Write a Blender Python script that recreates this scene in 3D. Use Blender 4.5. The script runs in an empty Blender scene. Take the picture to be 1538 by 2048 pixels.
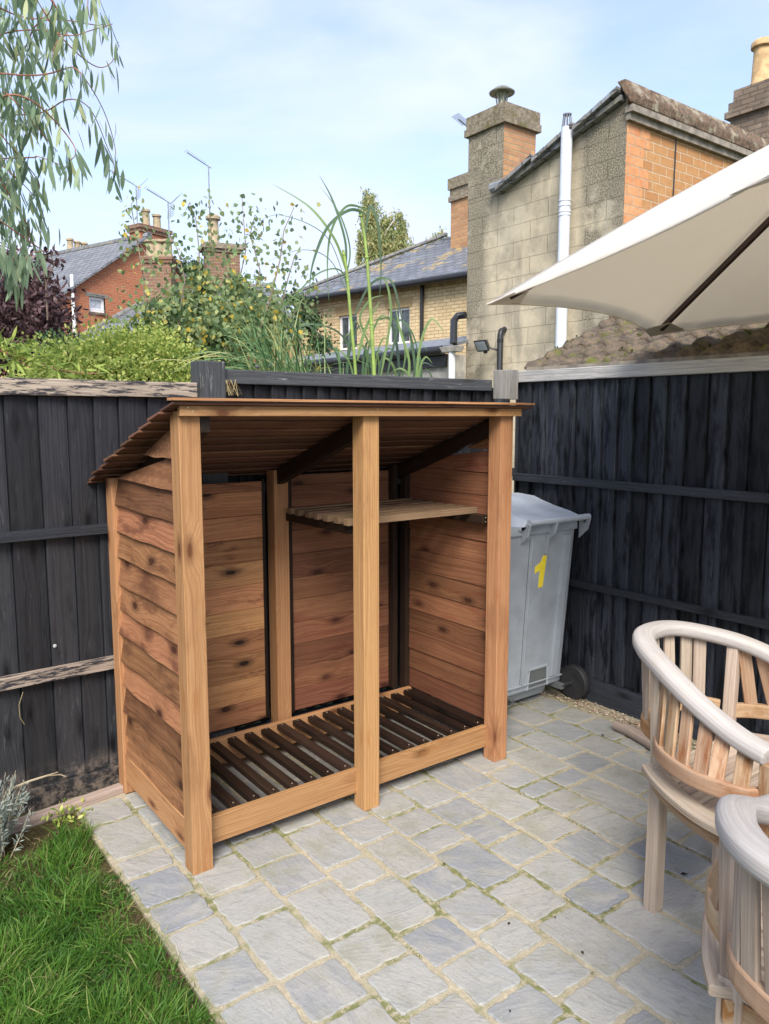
import bpy, math, random
import numpy as np
from mathutils import Vector
random.seed(7); rng = np.random.default_rng(11)
sc = bpy.context.scene; COL = sc.collection
R = math.radians
V3 = lambda *a: np.array(a, float)
# ------------------------------------------------------------------ survey of the place (metres; X along the log store, Y away, camera above the origin)
F = 1520.; PITCH = math.atan(191 / F); CAMH = 1.60; YAW = R(53.2)
FW = V3(math.cos(YAW), math.sin(YAW), 0); RT = V3(math.sin(YAW), -math.cos(YAW), 0)
FD = FW * math.cos(PITCH) + V3(0, 0, -math.sin(PITCH)); UP = np.cross(RT, FD); CAM = V3(0, 0, CAMH)
def ray(x, y): return FD * F + RT * (x - 769) - UP * (y - 1024)
def at_z(x, y, z): d = ray(x, y); return CAM + d * ((z - CAMH) / d[2])
def at_X(x, y, X): d = ray(x, y); return CAM + d * (X / d[0])
def at_Y(x, y, Y): d = ray(x, y); return CAM + d * (Y / d[1])
def at_D(x, y, D): d = ray(x, y); return CAM + d * (D / (d @ FW))
def at_P(x, y, p0, n): d = ray(x, y); return CAM + d * (((p0 - CAM) @ n) / (d @ n))
def unit(v): v = np.asarray(v, float); return v / (np.linalg.norm(v) + 1e-12)

# ------------------------------------------------------------------ node helper
class NT:
    def __init__(s, name, rough=.7, spec=.3):
        s.m = bpy.data.materials.new(name); s.m.use_nodes = True; s.t = s.m.node_tree
        s.b = s.t.nodes['Principled BSDF']; s.b.inputs['Roughness'].default_value = rough
        s.b.inputs['Specular IOR Level'].default_value = spec; s.out = s.t.nodes['Material Output']
    def n(s, typ, **kw):
        nd = s.t.nodes.new(typ)
        for k, v in kw.items(): setattr(nd, k, v)
        return nd
    def put(s, inp, v):
        if v is None: return
        if isinstance(v, bpy.types.NodeSocket): s.t.links.new(v, inp)
        elif isinstance(v, (tuple, list)) and len(v) == 3 and inp.type == 'RGBA': inp.default_value = (*v, 1)
        else: inp.default_value = v
    def math(s, op, a, b=None, c=None, clamp=False):
        nd = s.n('ShaderNodeMath', operation=op, use_clamp=clamp)
        s.put(nd.inputs[0], a); s.put(nd.inputs[1], b); s.put(nd.inputs[2], c); return nd.outputs[0]
    def attr(s, name): return s.n('ShaderNodeAttribute', attribute_name=name)
    def g(s): return s.attr('g').outputs['Vector']
    def r(s): return s.attr('r').outputs['Fac']
    def pos(s): return s.n('ShaderNodeNewGeometry').outputs['Position']
    def nrm(s): return s.n('ShaderNodeNewGeometry').outputs['Normal']
    def sep(s, v): nd = s.n('ShaderNodeSeparateXYZ'); s.put(nd.inputs[0], v); return nd.outputs
    def comb(s, x, y, z):
        nd = s.n('ShaderNodeCombineXYZ'); [s.put(nd.inputs[i], q) for i, q in enumerate((x, y, z))]; return nd.outputs[0]
    def scale(s, v, k):
        nd = s.n('ShaderNodeVectorMath', operation='MULTIPLY'); s.put(nd.inputs[0], v); nd.inputs[1].default_value = k if isinstance(k, tuple) else (k, k, k); return nd.outputs[0]
    def noise(s, v, sc_=1., det=4., rough=.55, dist=0.):
        nd = s.n('ShaderNodeTexNoise'); s.put(nd.inputs['Vector'], v); nd.inputs['Scale'].default_value = sc_
        nd.inputs['Detail'].default_value = det; nd.inputs['Roughness'].default_value = rough; nd.inputs['Distortion'].default_value = dist
        return nd.outputs['Fac']
    def vor(s, v, sc_=1., feature='F1', rnd=1.):
        nd = s.n('ShaderNodeTexVoronoi', feature=feature); s.put(nd.inputs['Vector'], v); nd.inputs['Scale'].default_value = sc_; nd.inputs['Randomness'].default_value = rnd; return nd
    def ss(s, v, a, b, lo=0., hi=1.):
        nd = s.n('ShaderNodeMapRange', interpolation_type='SMOOTHSTEP'); s.put(nd.inputs[0], v)
        for i, q in enumerate((a, b, lo, hi)): nd.inputs[i + 1].default_value = q
        return nd.outputs[0]
    def mix(s, f, a, b, mode='MIX'):
        nd = s.n('ShaderNodeMix', data_type='RGBA', blend_type=mode, clamp_factor=True)
        s.put(nd.inputs[0], f); s.put(nd.inputs[6], a); s.put(nd.inputs[7], b); return nd.outputs[2]
    def ramp(s, f, stops):
        nd = s.n('ShaderNodeValToRGB'); s.put(nd.inputs[0], f); cr = nd.color_ramp
        while len(cr.elements) < len(stops): cr.elements.new(.5)
        for e, (p, c) in zip(cr.elements, stops): e.position = p; e.color = (*c, 1)
        return nd.outputs[0]
    def bump(s, h, strength=.3, dist=.002):
        nd = s.n('ShaderNodeBump'); s.put(nd.inputs['Height'], h); nd.inputs['Strength'].default_value = strength; nd.inputs['Distance'].default_value = dist
        s.t.links.new(nd.outputs[0], s.b.inputs['Normal'])
    def col(s, c): s.put(s.b.inputs['Base Color'], c); return s
    def rough(s, v): s.put(s.b.inputs['Roughness'], v)
MAT = {}
def plain(name, c, rough=.5, metal=0., spec=.4, var=.12):
    k = NT(name, rough, spec); f = k.noise(k.pos(), 9, 5)
    k.col(k.mix(k.ss(f, .3, .7), tuple(x * (1 - var) for x in c), tuple(min(1, x * (1 + var)) for x in c))); k.b.inputs['Metallic'].default_value = metal
    MAT[name] = k.m; return k.m
def wood(name, light, dark, knot, rough=.62, ringf=330., knots=.5, var=.35, fib=.5, wear=None, wearamt=(.6, .7), bump=.35, stain=None, swirl=6., dirt=0.):
    k = NT(name, rough, .25); u, v, w = k.sep(k.g())[:3]; rr = k.r()
    vw = k.math('ADD', v, k.math('MULTIPLY', w, .83))
    cell = k.vor(k.comb(k.math('MULTIPLY', u, 3.4), k.math('MULTIPLY', vw, 10.), 0.), 1., rnd=.95); cell.voronoi_dimensions = '2D'
    keep = k.math('GREATER_THAN', k.sep(cell.outputs['Color'])[0], 1 - knots)
    wob = k.noise(k.comb(k.math('MULTIPLY', u, 30.), k.math('MULTIPLY', vw, 90.), rr), 1., 3.)
    d = k.math('ADD', cell.outputs['Distance'], k.math('MULTIPLY_ADD', wob, .07, -.035))
    bul = k.math('MULTIPLY', k.ss(d, .60, .0), keep)
    kn = k.math('MULTIPLY', k.ss(d, .115, .06), keep)
    low = k.noise(k.comb(k.math('MULTIPLY', u, 1.3), k.math('MULTIPLY', vw, 7.), rr), 1., 2.)
    vv = k.math('ADD', vw, k.math('ADD', k.math('MULTIPLY', low, .055), k.math('MULTIPLY', bul, swirl * .0035)))
    ring = k.noise(k.comb(k.math('MULTIPLY', u, .9), k.math('MULTIPLY', vv, ringf * .42), rr), 1., 3., .55)
    ring = k.ss(ring, .40, .66)
    fibre = k.noise(k.comb(k.math('MULTIPLY', u, 9.), k.math('MULTIPLY', v, 420.), k.math('MULTIPLY', w, 420.)), 1., 3., .6)
    blot = k.noise(k.comb(k.math('MULTIPLY', u, 3.), k.math('MULTIPLY', vw, 9.), k.math('MULTIPLY', rr, 9.)), 1., 5., .6)
    c = k.mix(k.math('MULTIPLY', ring, .75), light, dark)
    c = k.mix(k.math('MULTIPLY', k.ss(fibre, .42, .7), fib), c, dark)
    c = k.mix(k.math('MULTIPLY', k.ss(blot, .5, .78), .5), c, knot)
    c = k.mix(kn, c, knot)
    c = k.mix(k.math('MULTIPLY', k.ss(d, .26, .10), k.math('MULTIPLY', keep, .55)), c, knot)
    if stain:
        c = k.mix(k.ss(k.noise(k.comb(k.math('MULTIPLY', u, 4.), k.math('MULTIPLY', vw, 22.), rr), 1., 6., .7), stain[1], stain[2]), c, stain[0])
    if wear:
        wm = k.ss(k.noise(k.comb(k.math('MULTIPLY', u, 7.), k.math('MULTIPLY', v, 60.), k.math('MULTIPLY', w, 60.)), 1., 7., .72), *wearamt)
        c = k.mix(wm, c, wear)
    if dirt:
        pz = k.sep(k.pos())[2]; c = k.mix(k.math('MULTIPLY', k.math('MULTIPLY', k.ss(pz, dirt, 0.), k.ss(k.noise(k.pos(), 22, 6, .75), .42, .62)), .75), c, (.26, .21, .165))
    hv = k.n('ShaderNodeHueSaturation'); k.put(hv.inputs['Color'], c); k.put(hv.inputs['Value'], k.math('MULTIPLY_ADD', rr, var * 2, 1 - var))
    k.put(hv.inputs['Hue'], k.math('MULTIPLY_ADD', k.math('FRACT', k.math('MULTIPLY', rr, 7.31)), .016, .492))
    k.col(hv.outputs[0])
    k.bump(k.math('ADD', k.math('MULTIPLY', fibre, .7), k.math('MULTIPLY', ring, -.35)), bump, .0015)
    MAT[name] = k.m; return k.m
def brick(name, c1, c2, mortar, bw=.225, rh=.075, ms=.009, soot=None, rough=.85, blot=(.6, .8), pale=None, sq=1.):
    k = NT(name, rough, .15); g = k.g()
    gd = k.n('ShaderNodeVectorMath', operation='ADD'); k.put(gd.inputs[0], g)
    nz = k.n('ShaderNodeTexNoise'); k.put(nz.inputs['Vector'], g); nz.inputs['Scale'].default_value = 7
    k.put(gd.inputs[1], k.scale(nz.outputs['Color'], (.012, .012, 0)))
    b = k.n('ShaderNodeTexBrick'); k.put(b.inputs['Vector'], gd.outputs[0]); b.inputs['Scale'].default_value = 1
    for a, q in (('Brick Width', bw), ('Row Height', rh), ('Mortar Size', ms), ('Mortar Smooth', .3), ('Bias', 0.)): b.inputs[a].default_value = q
    k.put(b.inputs['Color1'], c1); k.put(b.inputs['Color2'], c2); k.put(b.inputs['Mortar'], mortar)
    c = b.outputs['Color']; n1 = k.noise(g, 14, 6, .7)
    c = k.mix(k.math('MULTIPLY', k.ss(n1, .35, .75), .45), c, tuple(x * .55 for x in c1))
    if pale: c = k.mix(k.math('MULTIPLY', k.ss(k.noise(g, 2.3, 5, .6), .5, .72), .6), c, pale)
    if soot: c = k.mix(k.math('MULTIPLY', k.ss(k.noise(g, 1.6, 7, .75), *blot), .8), c, soot)
    k.col(c); k.bump(k.math('ADD', k.math('MULTIPLY', b.outputs['Fac'], -1.), k.math('MULTIPLY', n1, .7)), .8, .012)
    MAT[name] = k.m; return k.m
def leafmat(name, stops, trans=.35, rough=.5):
    k = NT(name, rough, .35); rr = k.r(); n_ = k.noise(k.pos(), 2.5, 3)
    f = k.math('MULTIPLY_ADD', k.math('SUBTRACT', n_, .5), .5, rr, clamp=True); c = k.ramp(f, stops); k.col(c)
    t = k.n('ShaderNodeBsdfTranslucent'); k.put(t.inputs[0], c); mx = k.n('ShaderNodeMixShader'); mx.inputs[0].default_value = trans
    k.t.links.new(k.b.outputs[0], mx.inputs[1]); k.t.links.new(t.outputs[0], mx.inputs[2]); k.t.links.new(mx.outputs[0], k.out.inputs[0])
    MAT[name] = k.m; return k.m

# store timber
wood('store_timber', (.45, .248, .116), (.29, .140, .058), (.13, .05, .022), var=.14, knots=.30, fib=.5, ringf=520., swirl=10., stain=((.34, .15, .055), .56, .72))
wood('side_boards', (.31, .150, .074), (.175, .074, .036), (.05, .02, .012), var=.42, knots=.55, fib=.65, ringf=420., stain=((.13, .056, .03), .50, .68))
wood('inner_boards', (.50, .25, .112), (.28, .12, .052), (.03, .014, .010), var=.34, knots=.6, fib=.55, ringf=420., stain=((.16, .06, .03), .54, .70))
wood('red_boards', (.26, .116, .062), (.145, .056, .031), (.06, .022, .014), var=.28, knots=.4, fib=.5, ringf=420., stain=((.18, .06, .035), .52, .70))
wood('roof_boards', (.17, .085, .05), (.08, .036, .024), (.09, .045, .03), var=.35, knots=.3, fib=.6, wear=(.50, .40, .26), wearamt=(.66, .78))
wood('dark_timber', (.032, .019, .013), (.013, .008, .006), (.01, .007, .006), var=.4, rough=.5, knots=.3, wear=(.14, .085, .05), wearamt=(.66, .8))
wood('shelf_timber', (.25, .165, .10), (.15, .09, .055), (.08, .045, .03), var=.25, knots=.2)
# fences
wood('black_boards', (.031, .032, .036), (.016, .017, .020), (.006, .006, .007), var=.45, rough=.5, knots=.45, fib=.6, ringf=260., stain=((.014, .015, .018), .50, .70), wear=(.12, .12, .125), wearamt=(.58, .82), dirt=.20, bump=.7)
wood('dark_boards', (.042, .047, .058), (.022, .025, .033), (.005, .005, .008), var=.5, rough=.46, knots=.4, fib=.6, ringf=260., stain=((.008, .009, .012), .46, .62), wear=(.125, .13, .145), wearamt=(.58, .82), dirt=.16, bump=.7)
wood('black_rail', (.040, .045, .055), (.018, .02, .026), (.01, .01, .012), var=.25, rough=.6, knots=.2, fib=.8, wear=(.22, .22, .22), wearamt=(.62, .8), bump=.8)
wood('peeled_rail', (.42, .35, .28), (.24, .19, .15), (.05, .045, .045), var=.15, rough=.75, knots=.2, fib=.9, wear=(.035, .035, .04), wearamt=(.50, .56), bump=1.)
wood('grey_cap', (.45, .44, .42), (.27, .27, .26), (.12, .12, .12), var=.12, rough=.8, knots=.2, fib=.9, wear=(.16, .17, .18), wearamt=(.60, .75), bump=1.)
wood('faded_cap', (.085, .09, .095), (.04, .043, .048), (.04, .04, .04), var=.15, rough=.75, knots=.25, fib=.9, wear=(.35, .36, .36), wearamt=(.60, .76), bump=1.)
wood('mid_cap', (.27, .26, .235), (.16, .155, .145), (.07, .07, .07), var=.12, rough=.8, knots=.2, fib=.9, wear=(.10, .10, .10), wearamt=(.56, .72), bump=1.)
wood('pink_edging', (.40, .32, .27), (.25, .19, .155), (.12, .085, .065), var=.15, rough=.8, knots=.2, fib=.7)
# teak
wood('teak_rail', (.47, .445, .42), (.36, .33, .305), (.28, .23, .19), var=.06, rough=.8, knots=.06, fib=.6, ringf=260., bump=.8, stain=((.38, .32, .26), .56, .74), wear=(.25, .22, .19), wearamt=(.68, .82))
wood('teak_pale', (.45, .37, .295), (.29, .225, .17), (.22, .15, .11), var=.12, rough=.72, knots=.1, fib=.5, ringf=230.)
wood('teak_worn', (.44, .31, .20), (.31, .19, .105), (.26, .12, .05), var=.16, rough=.68, knots=.1, fib=.6, ringf=230., stain=((.25, .105, .035), .46, .66), wear=(.10, .06, .035), wearamt=(.70, .82))

class MB:
    def __init__(s): s.v = []; s.f = []; s.g = []; s.r = []
    def _add(s, vs, fs, gs, r):
        o = len(s.v); s.v += [tuple(map(float, q)) for q in vs]; s.f += [tuple(o + i for i in f) for f in fs]
        s.g += [tuple(map(float, q)) for q in gs]; s.r += [r] * len(vs); return s
    def hexa(s, c, r=None, axis=None, off=None):
        """c: 8 corners, order (a0 b0 c0 d0) at start, (a1 b1 c1 d1) at end of the length"""
        c = [np.asarray(q, float) for q in c]; r = random.random() if r is None else r
        A = unit(sum(c[4:]) / 4 - sum(c[:4]) / 4); B = unit(c[1] - c[0]); B = unit(B - A * (A @ B)); D = np.cross(A, B)
        o = c[0]; of = off if off is not None else V3(random.random() * 40, random.random() * 40, random.random() * 40)
        gs = [V3((q - o) @ A, (q - o) @ B, (q - o) @ D) + of for q in c]
        fs = [(0, 3, 2, 1), (4, 5, 6, 7), (0, 1, 5, 4), (1, 2, 6, 5), (2, 3, 7, 6), (3, 0, 4, 7)]
        return s._add(c, fs, gs, r)
    def board(s, a, b, wd, w, t, r=None, taper=1.):
        a = np.asarray(a, float); b = np.asarray(b, float); A = unit(b - a); W = unit(wd); W = unit(W - A * (A @ W)); T = np.cross(A, W)
        def ring(p, k): return [p - W * w / 2 * k - T * t / 2 * k, p + W * w / 2 * k - T * t / 2 * k, p + W * w / 2 * k + T * t / 2 * k, p - W * w / 2 * k + T * t / 2 * k]
        return s.hexa(ring(a, 1.) + ring(b, taper), r)
    def box(s, x0, x1, y0, y1, z0, z1, ax=None, r=None):
        d = (x1 - x0, y1 - y0, z1 - z0); ax = int(np.argmax(d)) if ax is None else ax
        c = V3((x0 + x1) / 2, (y0 + y1) / 2, (z0 + z1) / 2); e = V3(0, 0, 0); e[ax] = d[ax] / 2; o = [1, 2, 0][ax]; p = [2, 0, 1][ax]; W = V3(0, 0, 0); W[o] = 1
        return s.board(c - e, c + e, W, d[o], d[p], r)
    def face(s, pts, U=None, r=0., org=None):
        pts = [np.asarray(p, float) for p in pts]; n = unit(np.cross(pts[1] - pts[0], pts[2] - pts[0]))
        if U is None:
            U = np.cross(V3(0, 0, 1), n)
            if np.linalg.norm(U) < 1e-3: U = V3(1, 0, 0)
        U = unit(U); U = unit(U - n * (n @ U)); W = np.cross(n, U); o = V3(0, 0, 0) if org is None else org
        return s._add(pts, [tuple(range(len(pts)))], [((p - o) @ U, (p - o) @ W, 0) for p in pts], r)
    def prism(s, pts, vec, U=None, r=0.):
        """pts wound so that their normal points AWAY from vec"""
        pts = [np.asarray(p, float) for p in pts]; vec = np.asarray(vec, float); q = [p + vec for p in pts]; n = len(pts)
        s.face(pts, U, r); s.face(q[::-1], U, r)
        for i in range(n): j = (i + 1) % n; s.face([pts[j], pts[i], q[i], q[j]], None, r)
        return s
    def cuboid(s, o, U, W, lu, lw, h, r=0.):
        o = np.asarray(o, float); U = np.asarray(U, float) * lu; W = np.asarray(W, float) * lw; Z = V3(0, 0, h)
        if np.cross(U, W)[2] < 0: U, W = W, U
        p = [o, o + U, o + U + W, o + W]; t = [q + Z for q in p]
        s.face(t, None, r); s.face(p[::-1], None, r)
        for i in range(4): j = (i + 1) % 4; s.face([p[i], p[j], t[j], t[i]], None, r)
        return s
    def tube(s, pts, rad, seg=10, r=None, ell=None, up=(0, 0, 1), caps=True):
        pts = [np.asarray(p, float) for p in pts]; n = len(pts); rad = [rad] * n if np.isscalar(rad) else list(rad); r = random.random() if r is None else r
        vs = []; gs = []; L = 0.; N = None
        for i, p in enumerate(pts):
            T = unit(pts[min(i + 1, n - 1)] - pts[max(i - 1, 0)])
            if N is None or ell: B = np.cross(T, V3(*up)); B = np.cross(T, V3(1, 0, 0)) if np.linalg.norm(B) < 1e-3 else B; N_ = unit(np.cross(unit(B), T)); 
            else: N_ = unit(N - T * (T @ N))
            N = N_; Bn = np.cross(T, N)
            if i: L += np.linalg.norm(p - pts[i - 1])
            for k in range(seg):
                a = 2 * math.pi * (k + .5) / seg; ca, sa = math.cos(a), math.sin(a)
                if ell: e = 2. / ell[2]; x = math.copysign(abs(ca) ** e, ca) * ell[0]; y = math.copysign(abs(sa) ** e, sa) * ell[1]
                else: x, y = ca, sa
                vs.append(p + (Bn * x + N * y) * rad[i]); gs.append((L, rad[i] * a * (ell[0] if ell else 1), r * 30))
        fs = [(i * seg + k, i * seg + (k + 1) % seg, (i + 1) * seg + (k + 1) % seg, (i + 1) * seg + k) for i in range(n - 1) for k in range(seg)]
        if caps: fs += [tuple(range(seg))[::-1], tuple((n - 1) * seg + k for k in range(seg))]
        return s._add(vs, fs, gs, r)
    def lathe(s, c, prof, seg=20, r=None, axis=(0, 0, 1)):
        A = unit(axis); B = unit(np.cross(A, V3(.3, .9, .1))); D = np.cross(A, B); c = np.asarray(c, float); r = random.random() if r is None else r
        vs = []; gs = []
        for (rad, h) in prof:
            for k in range(seg):
                a = 2 * math.pi * k / seg; vs.append(c + A * h + (B * math.cos(a) + D * math.sin(a)) * rad); gs.append((a * max(rad, .05), h, 0))
        n = len(prof); fs = [(i * seg + k, i * seg + (k + 1) % seg, (i + 1) * seg + (k + 1) % seg, (i + 1) * seg + k) for i in range(n - 1) for k in range(seg)]
        fs += [tuple(range(seg))[::-1], tuple((n - 1) * seg + k for k in range(seg))]
        return s._add(vs, fs, gs, r)
    def build(s, name, mat, parent=None, bevel=0., smooth=False, seg=2):
        me = bpy.data.meshes.new(name); org = V3(0, 0, 0)
        if parent is not None: org = V3(*parent_world(parent))
        me.from_pydata([tuple(V3(*v) - org) for v in s.v], [], s.f); me.update()
        a = me.attributes.new('g', 'FLOAT_VECTOR', 'POINT'); a.data.foreach_set('vector', np.array(s.g, np.float32).ravel())
        a = me.attributes.new('r', 'FLOAT', 'POINT'); a.data.foreach_set('value', np.array(s.r, np.float32))
        me.materials.append(MAT[mat] if isinstance(mat, str) else mat)
        if smooth: me.polygons.foreach_set('use_smooth', [True] * len(me.polygons))
        o = bpy.data.objects.new(name, me); COL.objects.link(o)
        if parent is not None: o.parent = parent
        if bevel:
            m = o.modifiers.new('bevel', 'BEVEL'); m.width = bevel; m.segments = seg; m.limit_method = 'ANGLE'; m.angle_limit = R(35)
        if smooth: m = o.modifiers.new('es', 'EDGE_SPLIT'); m.split_angle = R(50)
        return o
def parent_world(o):
    p = V3(*o.location)
    while o.parent is not None: o = o.parent; p = p + V3(*o.location)
    return p
def thing(name, label, cat, loc=(0, 0, 0), group=None):
    o = bpy.data.objects.new(name, None); o.empty_display_size = .1; COL.objects.link(o); o.location = tuple(map(float, loc))
    o['label'] = label; o['category'] = cat
    if group: o['group'] = group
    return o
def tag(o, label, cat, group=None):
    o['label'] = label; o['category'] = cat
    if group: o['group'] = group
    return o
def structure(o): o['kind'] = 'structure'; return o

# leaves: fast folded leaf blades
def leaves(name, mat, parent, P, D, L, W, prof=(.9, .8), bend=.15, droop=0., r=None, fold=.25, segs=3):
    n = len(P); P = np.asarray(P, float); D = np.asarray(D, float); D /= np.linalg.norm(D, axis=1)[:, None] + 1e-9
    L = np.broadcast_to(L, (n,)).astype(float)[:, None]; W = np.broadcast_to(W, (n,)).astype(float)[:, None]
    Q = rng.normal(size=(n, 3)); S = np.cross(D, Q); S /= np.linalg.norm(S, axis=1)[:, None] + 1e-9; N = np.cross(S, D)
    pts = []; rows = len(prof); ts = [(i + 1) / (rows + 1) for i in range(rows)]
    def axis(t): return P + D * L * t + N * L * bend * t * t + V3(0, 0, -1) * L * droop * t * t
    pts.append(axis(0.))
    for t, w in zip(ts, prof):
        c = axis(t); pts.append(c - S * W * w / 2 + N * W * fold * w); pts.append(c + S * W * w / 2 + N * W * fold * w)
    pts.append(axis(1.)); m = len(pts)
    Vv = np.stack(pts, 1).reshape(-1, 3)
    if parent is not None: Vv = Vv - parent_world(parent)
    loops = [0, 2, 1]; starts = [0]; tot = [3]; 
    for i in range(rows - 1):
        a = 1 + 2 * i; starts.append(len(loops)); loops += [a, a + 1, a + 3, a + 2]; tot.append(4)
    a = 1 + 2 * (rows - 1); starts.append(len(loops)); loops += [a, a + 1, m - 1]; tot.append(3)
    nl = len(loops); Lp = (np.array(loops)[None] + (np.arange(n) * m)[:, None]).ravel(); St = (np.array(starts)[None] + (np.arange(n) * nl)[:, None]).ravel(); To = np.tile(tot, n)
    me = bpy.data.meshes.new(name); me.vertices.add(len(Vv)); me.vertices.foreach_set('co', Vv.astype(np.float32).ravel())
    me.loops.add(len(Lp)); me.loops.foreach_set('vertex_index', Lp.astype(np.int32)); me.polygons.add(len(St))
    me.polygons.foreach_set('loop_start', St.astype(np.int32)); me.polygons.foreach_set('loop_total', To.astype(np.int32)); me.update(calc_edges=True); me.validate()
    rr = rng.random(n) if r is None else r
    a = me.attributes.new('r', 'FLOAT', 'POINT'); a.data.foreach_set('value', np.repeat(rr, m).astype(np.float32))
    me.materials.append(MAT[mat]); o = bpy.data.objects.new(name, me); COL.objects.link(o)
    if parent is not None: o.parent = parent
    return o
def blob_points(blobs, n, lo=.55, lump=.25):
    w = np.array([b[1][0] * b[1][1] * b[1][2] for b in blobs]) ** (2 / 3); w /= w.sum(); k = rng.choice(len(blobs), n, p=w)
    c = np.array([b[0] for b in blobs])[k]; rd = np.array([b[1] for b in blobs])[k]
    d = rng.normal(size=(n, 3)); d /= np.linalg.norm(d, axis=1)[:, None]
    q = rng.uniform(lo, 1, n) * (1 + lump * np.sin(d[:, 0] * 7 + k) * np.cos(d[:, 1] * 6 + k * 2) + lump * .6 * np.sin(d[:, 2] * 11 + k * 3))
    return c + d * rd * q[:, None], d
# ------------------------------------------------------------------ more materials
def stone_mat():
    k = NT('stone', .6, .35); p = k.pos(); rr = k.r(); x, y, z = k.sep(p)[:3]
    a = k.math('MULTIPLY', rr, 40.)
    rot = k.n('ShaderNodeVectorRotate', rotation_type='Z_AXIS'); k.put(rot.inputs['Vector'], p); k.put(rot.inputs['Angle'], k.math('MULTIPLY', k.math('FRACT', k.math('MULTIPLY', rr, 13.)), 1.6))
    sx, sy, sz = k.sep(rot.outputs[0])[:3]
    st = k.noise(k.comb(k.math('MULTIPLY', sx, 8.), k.math('MULTIPLY', sy, 34.), a), 1., 6., .65, 1.1)
    bl = k.noise(k.comb(k.math('MULTIPLY', sx, 6.), k.math('MULTIPLY', sy, 11.), a), 1., 5., .6, .6)
    fine = k.noise(p, 260, 4, .7)
    base = k.ramp(k.math('FRACT', k.math('MULTIPLY', rr, 3.77)), [(0, (.26, .272, .28)), (.2, (.33, .34, .335)), (.45, (.37, .37, .345)), (.62, (.34, .335, .315)), (.8, (.285, .30, .315)), (1, (.225, .242, .268))])
    c = k.mix(k.math('MULTIPLY', k.ss(bl, .42, .7), .6), base, (.41, .395, .345)); c = k.mix(k.math('MULTIPLY', k.ss(st, .5, .68), .34), c, (.17, .178, .19))
    c = k.mix(k.math('MULTIPLY', k.ss(st, .44, .32), .28), c, (.44, .42, .38))
    gr = k.noise(p, 5.5, 6, .7); c = k.mix(k.math('MULTIPLY', k.ss(gr, .48, .68), .5), c, (.25, .25, .165))
    c = k.mix(k.math('MULTIPLY', k.ss(fine, .5, .8), .3), c, (.22, .22, .21)); k.col(c)
    c = k.mix(k.math('MULTIPLY', k.ss(k.noise(p, 38, 5, .75), .52, .66), .35), c, (.22, .215, .20)); c = k.mix(k.math('MULTIPLY', k.ss(k.noise(p, 95, 4, .8), .60, .70), .5), c, (.60, .57, .50))
    k.col(c)
    k.rough(k.ss(st, .3, .7, .5, .75))
    k.bump(k.math('ADD', k.math('MULTIPLY', st, 1.), k.math('ADD', k.math('MULTIPLY', fine, .12), k.math('MULTIPLY', k.noise(p, 60, 6, .7), .8))), .6, .006); MAT['stone'] = k.m
stone_mat()
def mortar_mat():
    k = NT('mortar', .95, .1); p = k.pos(); f = k.noise(p, 320, 3, .7); m = k.noise(p, 3.1, 5, .65); m2 = k.noise(p, 40, 4, .7)
    c = k.mix(k.ss(f, .35, .7), (.52, .465, .345), (.33, .285, .195)); c = k.mix(k.math('MULTIPLY', k.ss(m2, .45, .7), .5), c, (.70, .62, .45))
    mm = k.math('MULTIPLY', k.ss(m, .46, .60), k.ss(m2, .36, .56)); c = k.mix(k.math('MULTIPLY', mm, .85), c, (.14, .17, .04)); k.col(c)
    k.bump(k.math('ADD', f, k.math('MULTIPLY', m2, .8)), .9, .004); MAT['mortar'] = k.m
mortar_mat()
def soil_mat():
    k = NT('soil', .95, .05); p = k.pos(); k.col(k.ramp(k.noise(p, 30, 7, .7), [(.3, (.05, .04, .025)), (.6, (.13, .11, .05)), (.8, (.22, .18, .09))])); k.bump(k.noise(p, 60, 6, .7), 1., .02); MAT['soil'] = k.m
soil_mat()
def render_mat():
    k = NT('cement_render', .92, .1); g = k.g(); u, v, w = k.sep(g)[:3]; p = k.pos()
    b = k.n('ShaderNodeTexBrick'); k.put(b.inputs['Vector'], g); b.inputs['Scale'].default_value = 1
    for a, q in (('Brick Width', .62), ('Row Height', .235), ('Mortar Size', .006), ('Mortar Smooth', .6)): b.inputs[a].default_value = q
    grit = k.noise(p, 60, 5, .8); big = k.noise(p, .75, 6, .65, .3); st = k.noise(k.comb(k.math('MULTIPLY', u, 2.2), k.math('MULTIPLY', v, .5), 0.), 1., 6., .65)
    c = k.mix(k.ss(big, .42, .6), (.66, .575, .415), (.52, .455, .33)); c = k.mix(k.math('MULTIPLY', k.ss(st, .48, .66), .75), c, (.29, .255, .20))
    edge = k.math('MAXIMUM', k.ss(u, .55, .25), k.ss(u, 2.0, 2.25))
    patch = k.math('MULTIPLY', k.math('ADD', edge, k.math('MULTIPLY', k.ss(v, 3.6, 5.0), .5), clamp=True), k.ss(k.noise(p, 1.6, 4, .6), .30, .46))
    c = k.mix(k.math('MULTIPLY', patch, .85), c, k.mix(k.ss(k.noise(p, 55, 3, .85), .47, .58), (.10, .09, .07), (.42, .38, .28)))
    c = k.mix(k.math('MULTIPLY', k.ss(grit, .52, .72), .45), c, (.15, .13, .10)); c = k.mix(k.math('MULTIPLY', b.outputs['Fac'], .24), c, (.16, .13, .10)); c = k.mix(k.math('MULTIPLY', k.ss(k.noise(p, 2.6, 7, .7), .48, .62), .4), c, (.30, .265, .21)); c = k.mix(k.math('MULTIPLY', k.ss(k.noise(k.scale(p, 1.3), 1.4, 5, .6), .54, .66), .45), c, (.66, .60, .46)); k.col(c)
    k.bump(k.math('ADD', k.math('MULTIPLY', grit, .8), k.math('MULTIPLY', b.outputs['Fac'], -1.)), .9, .02); MAT['cement_render'] = k.m
render_mat()
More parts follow.
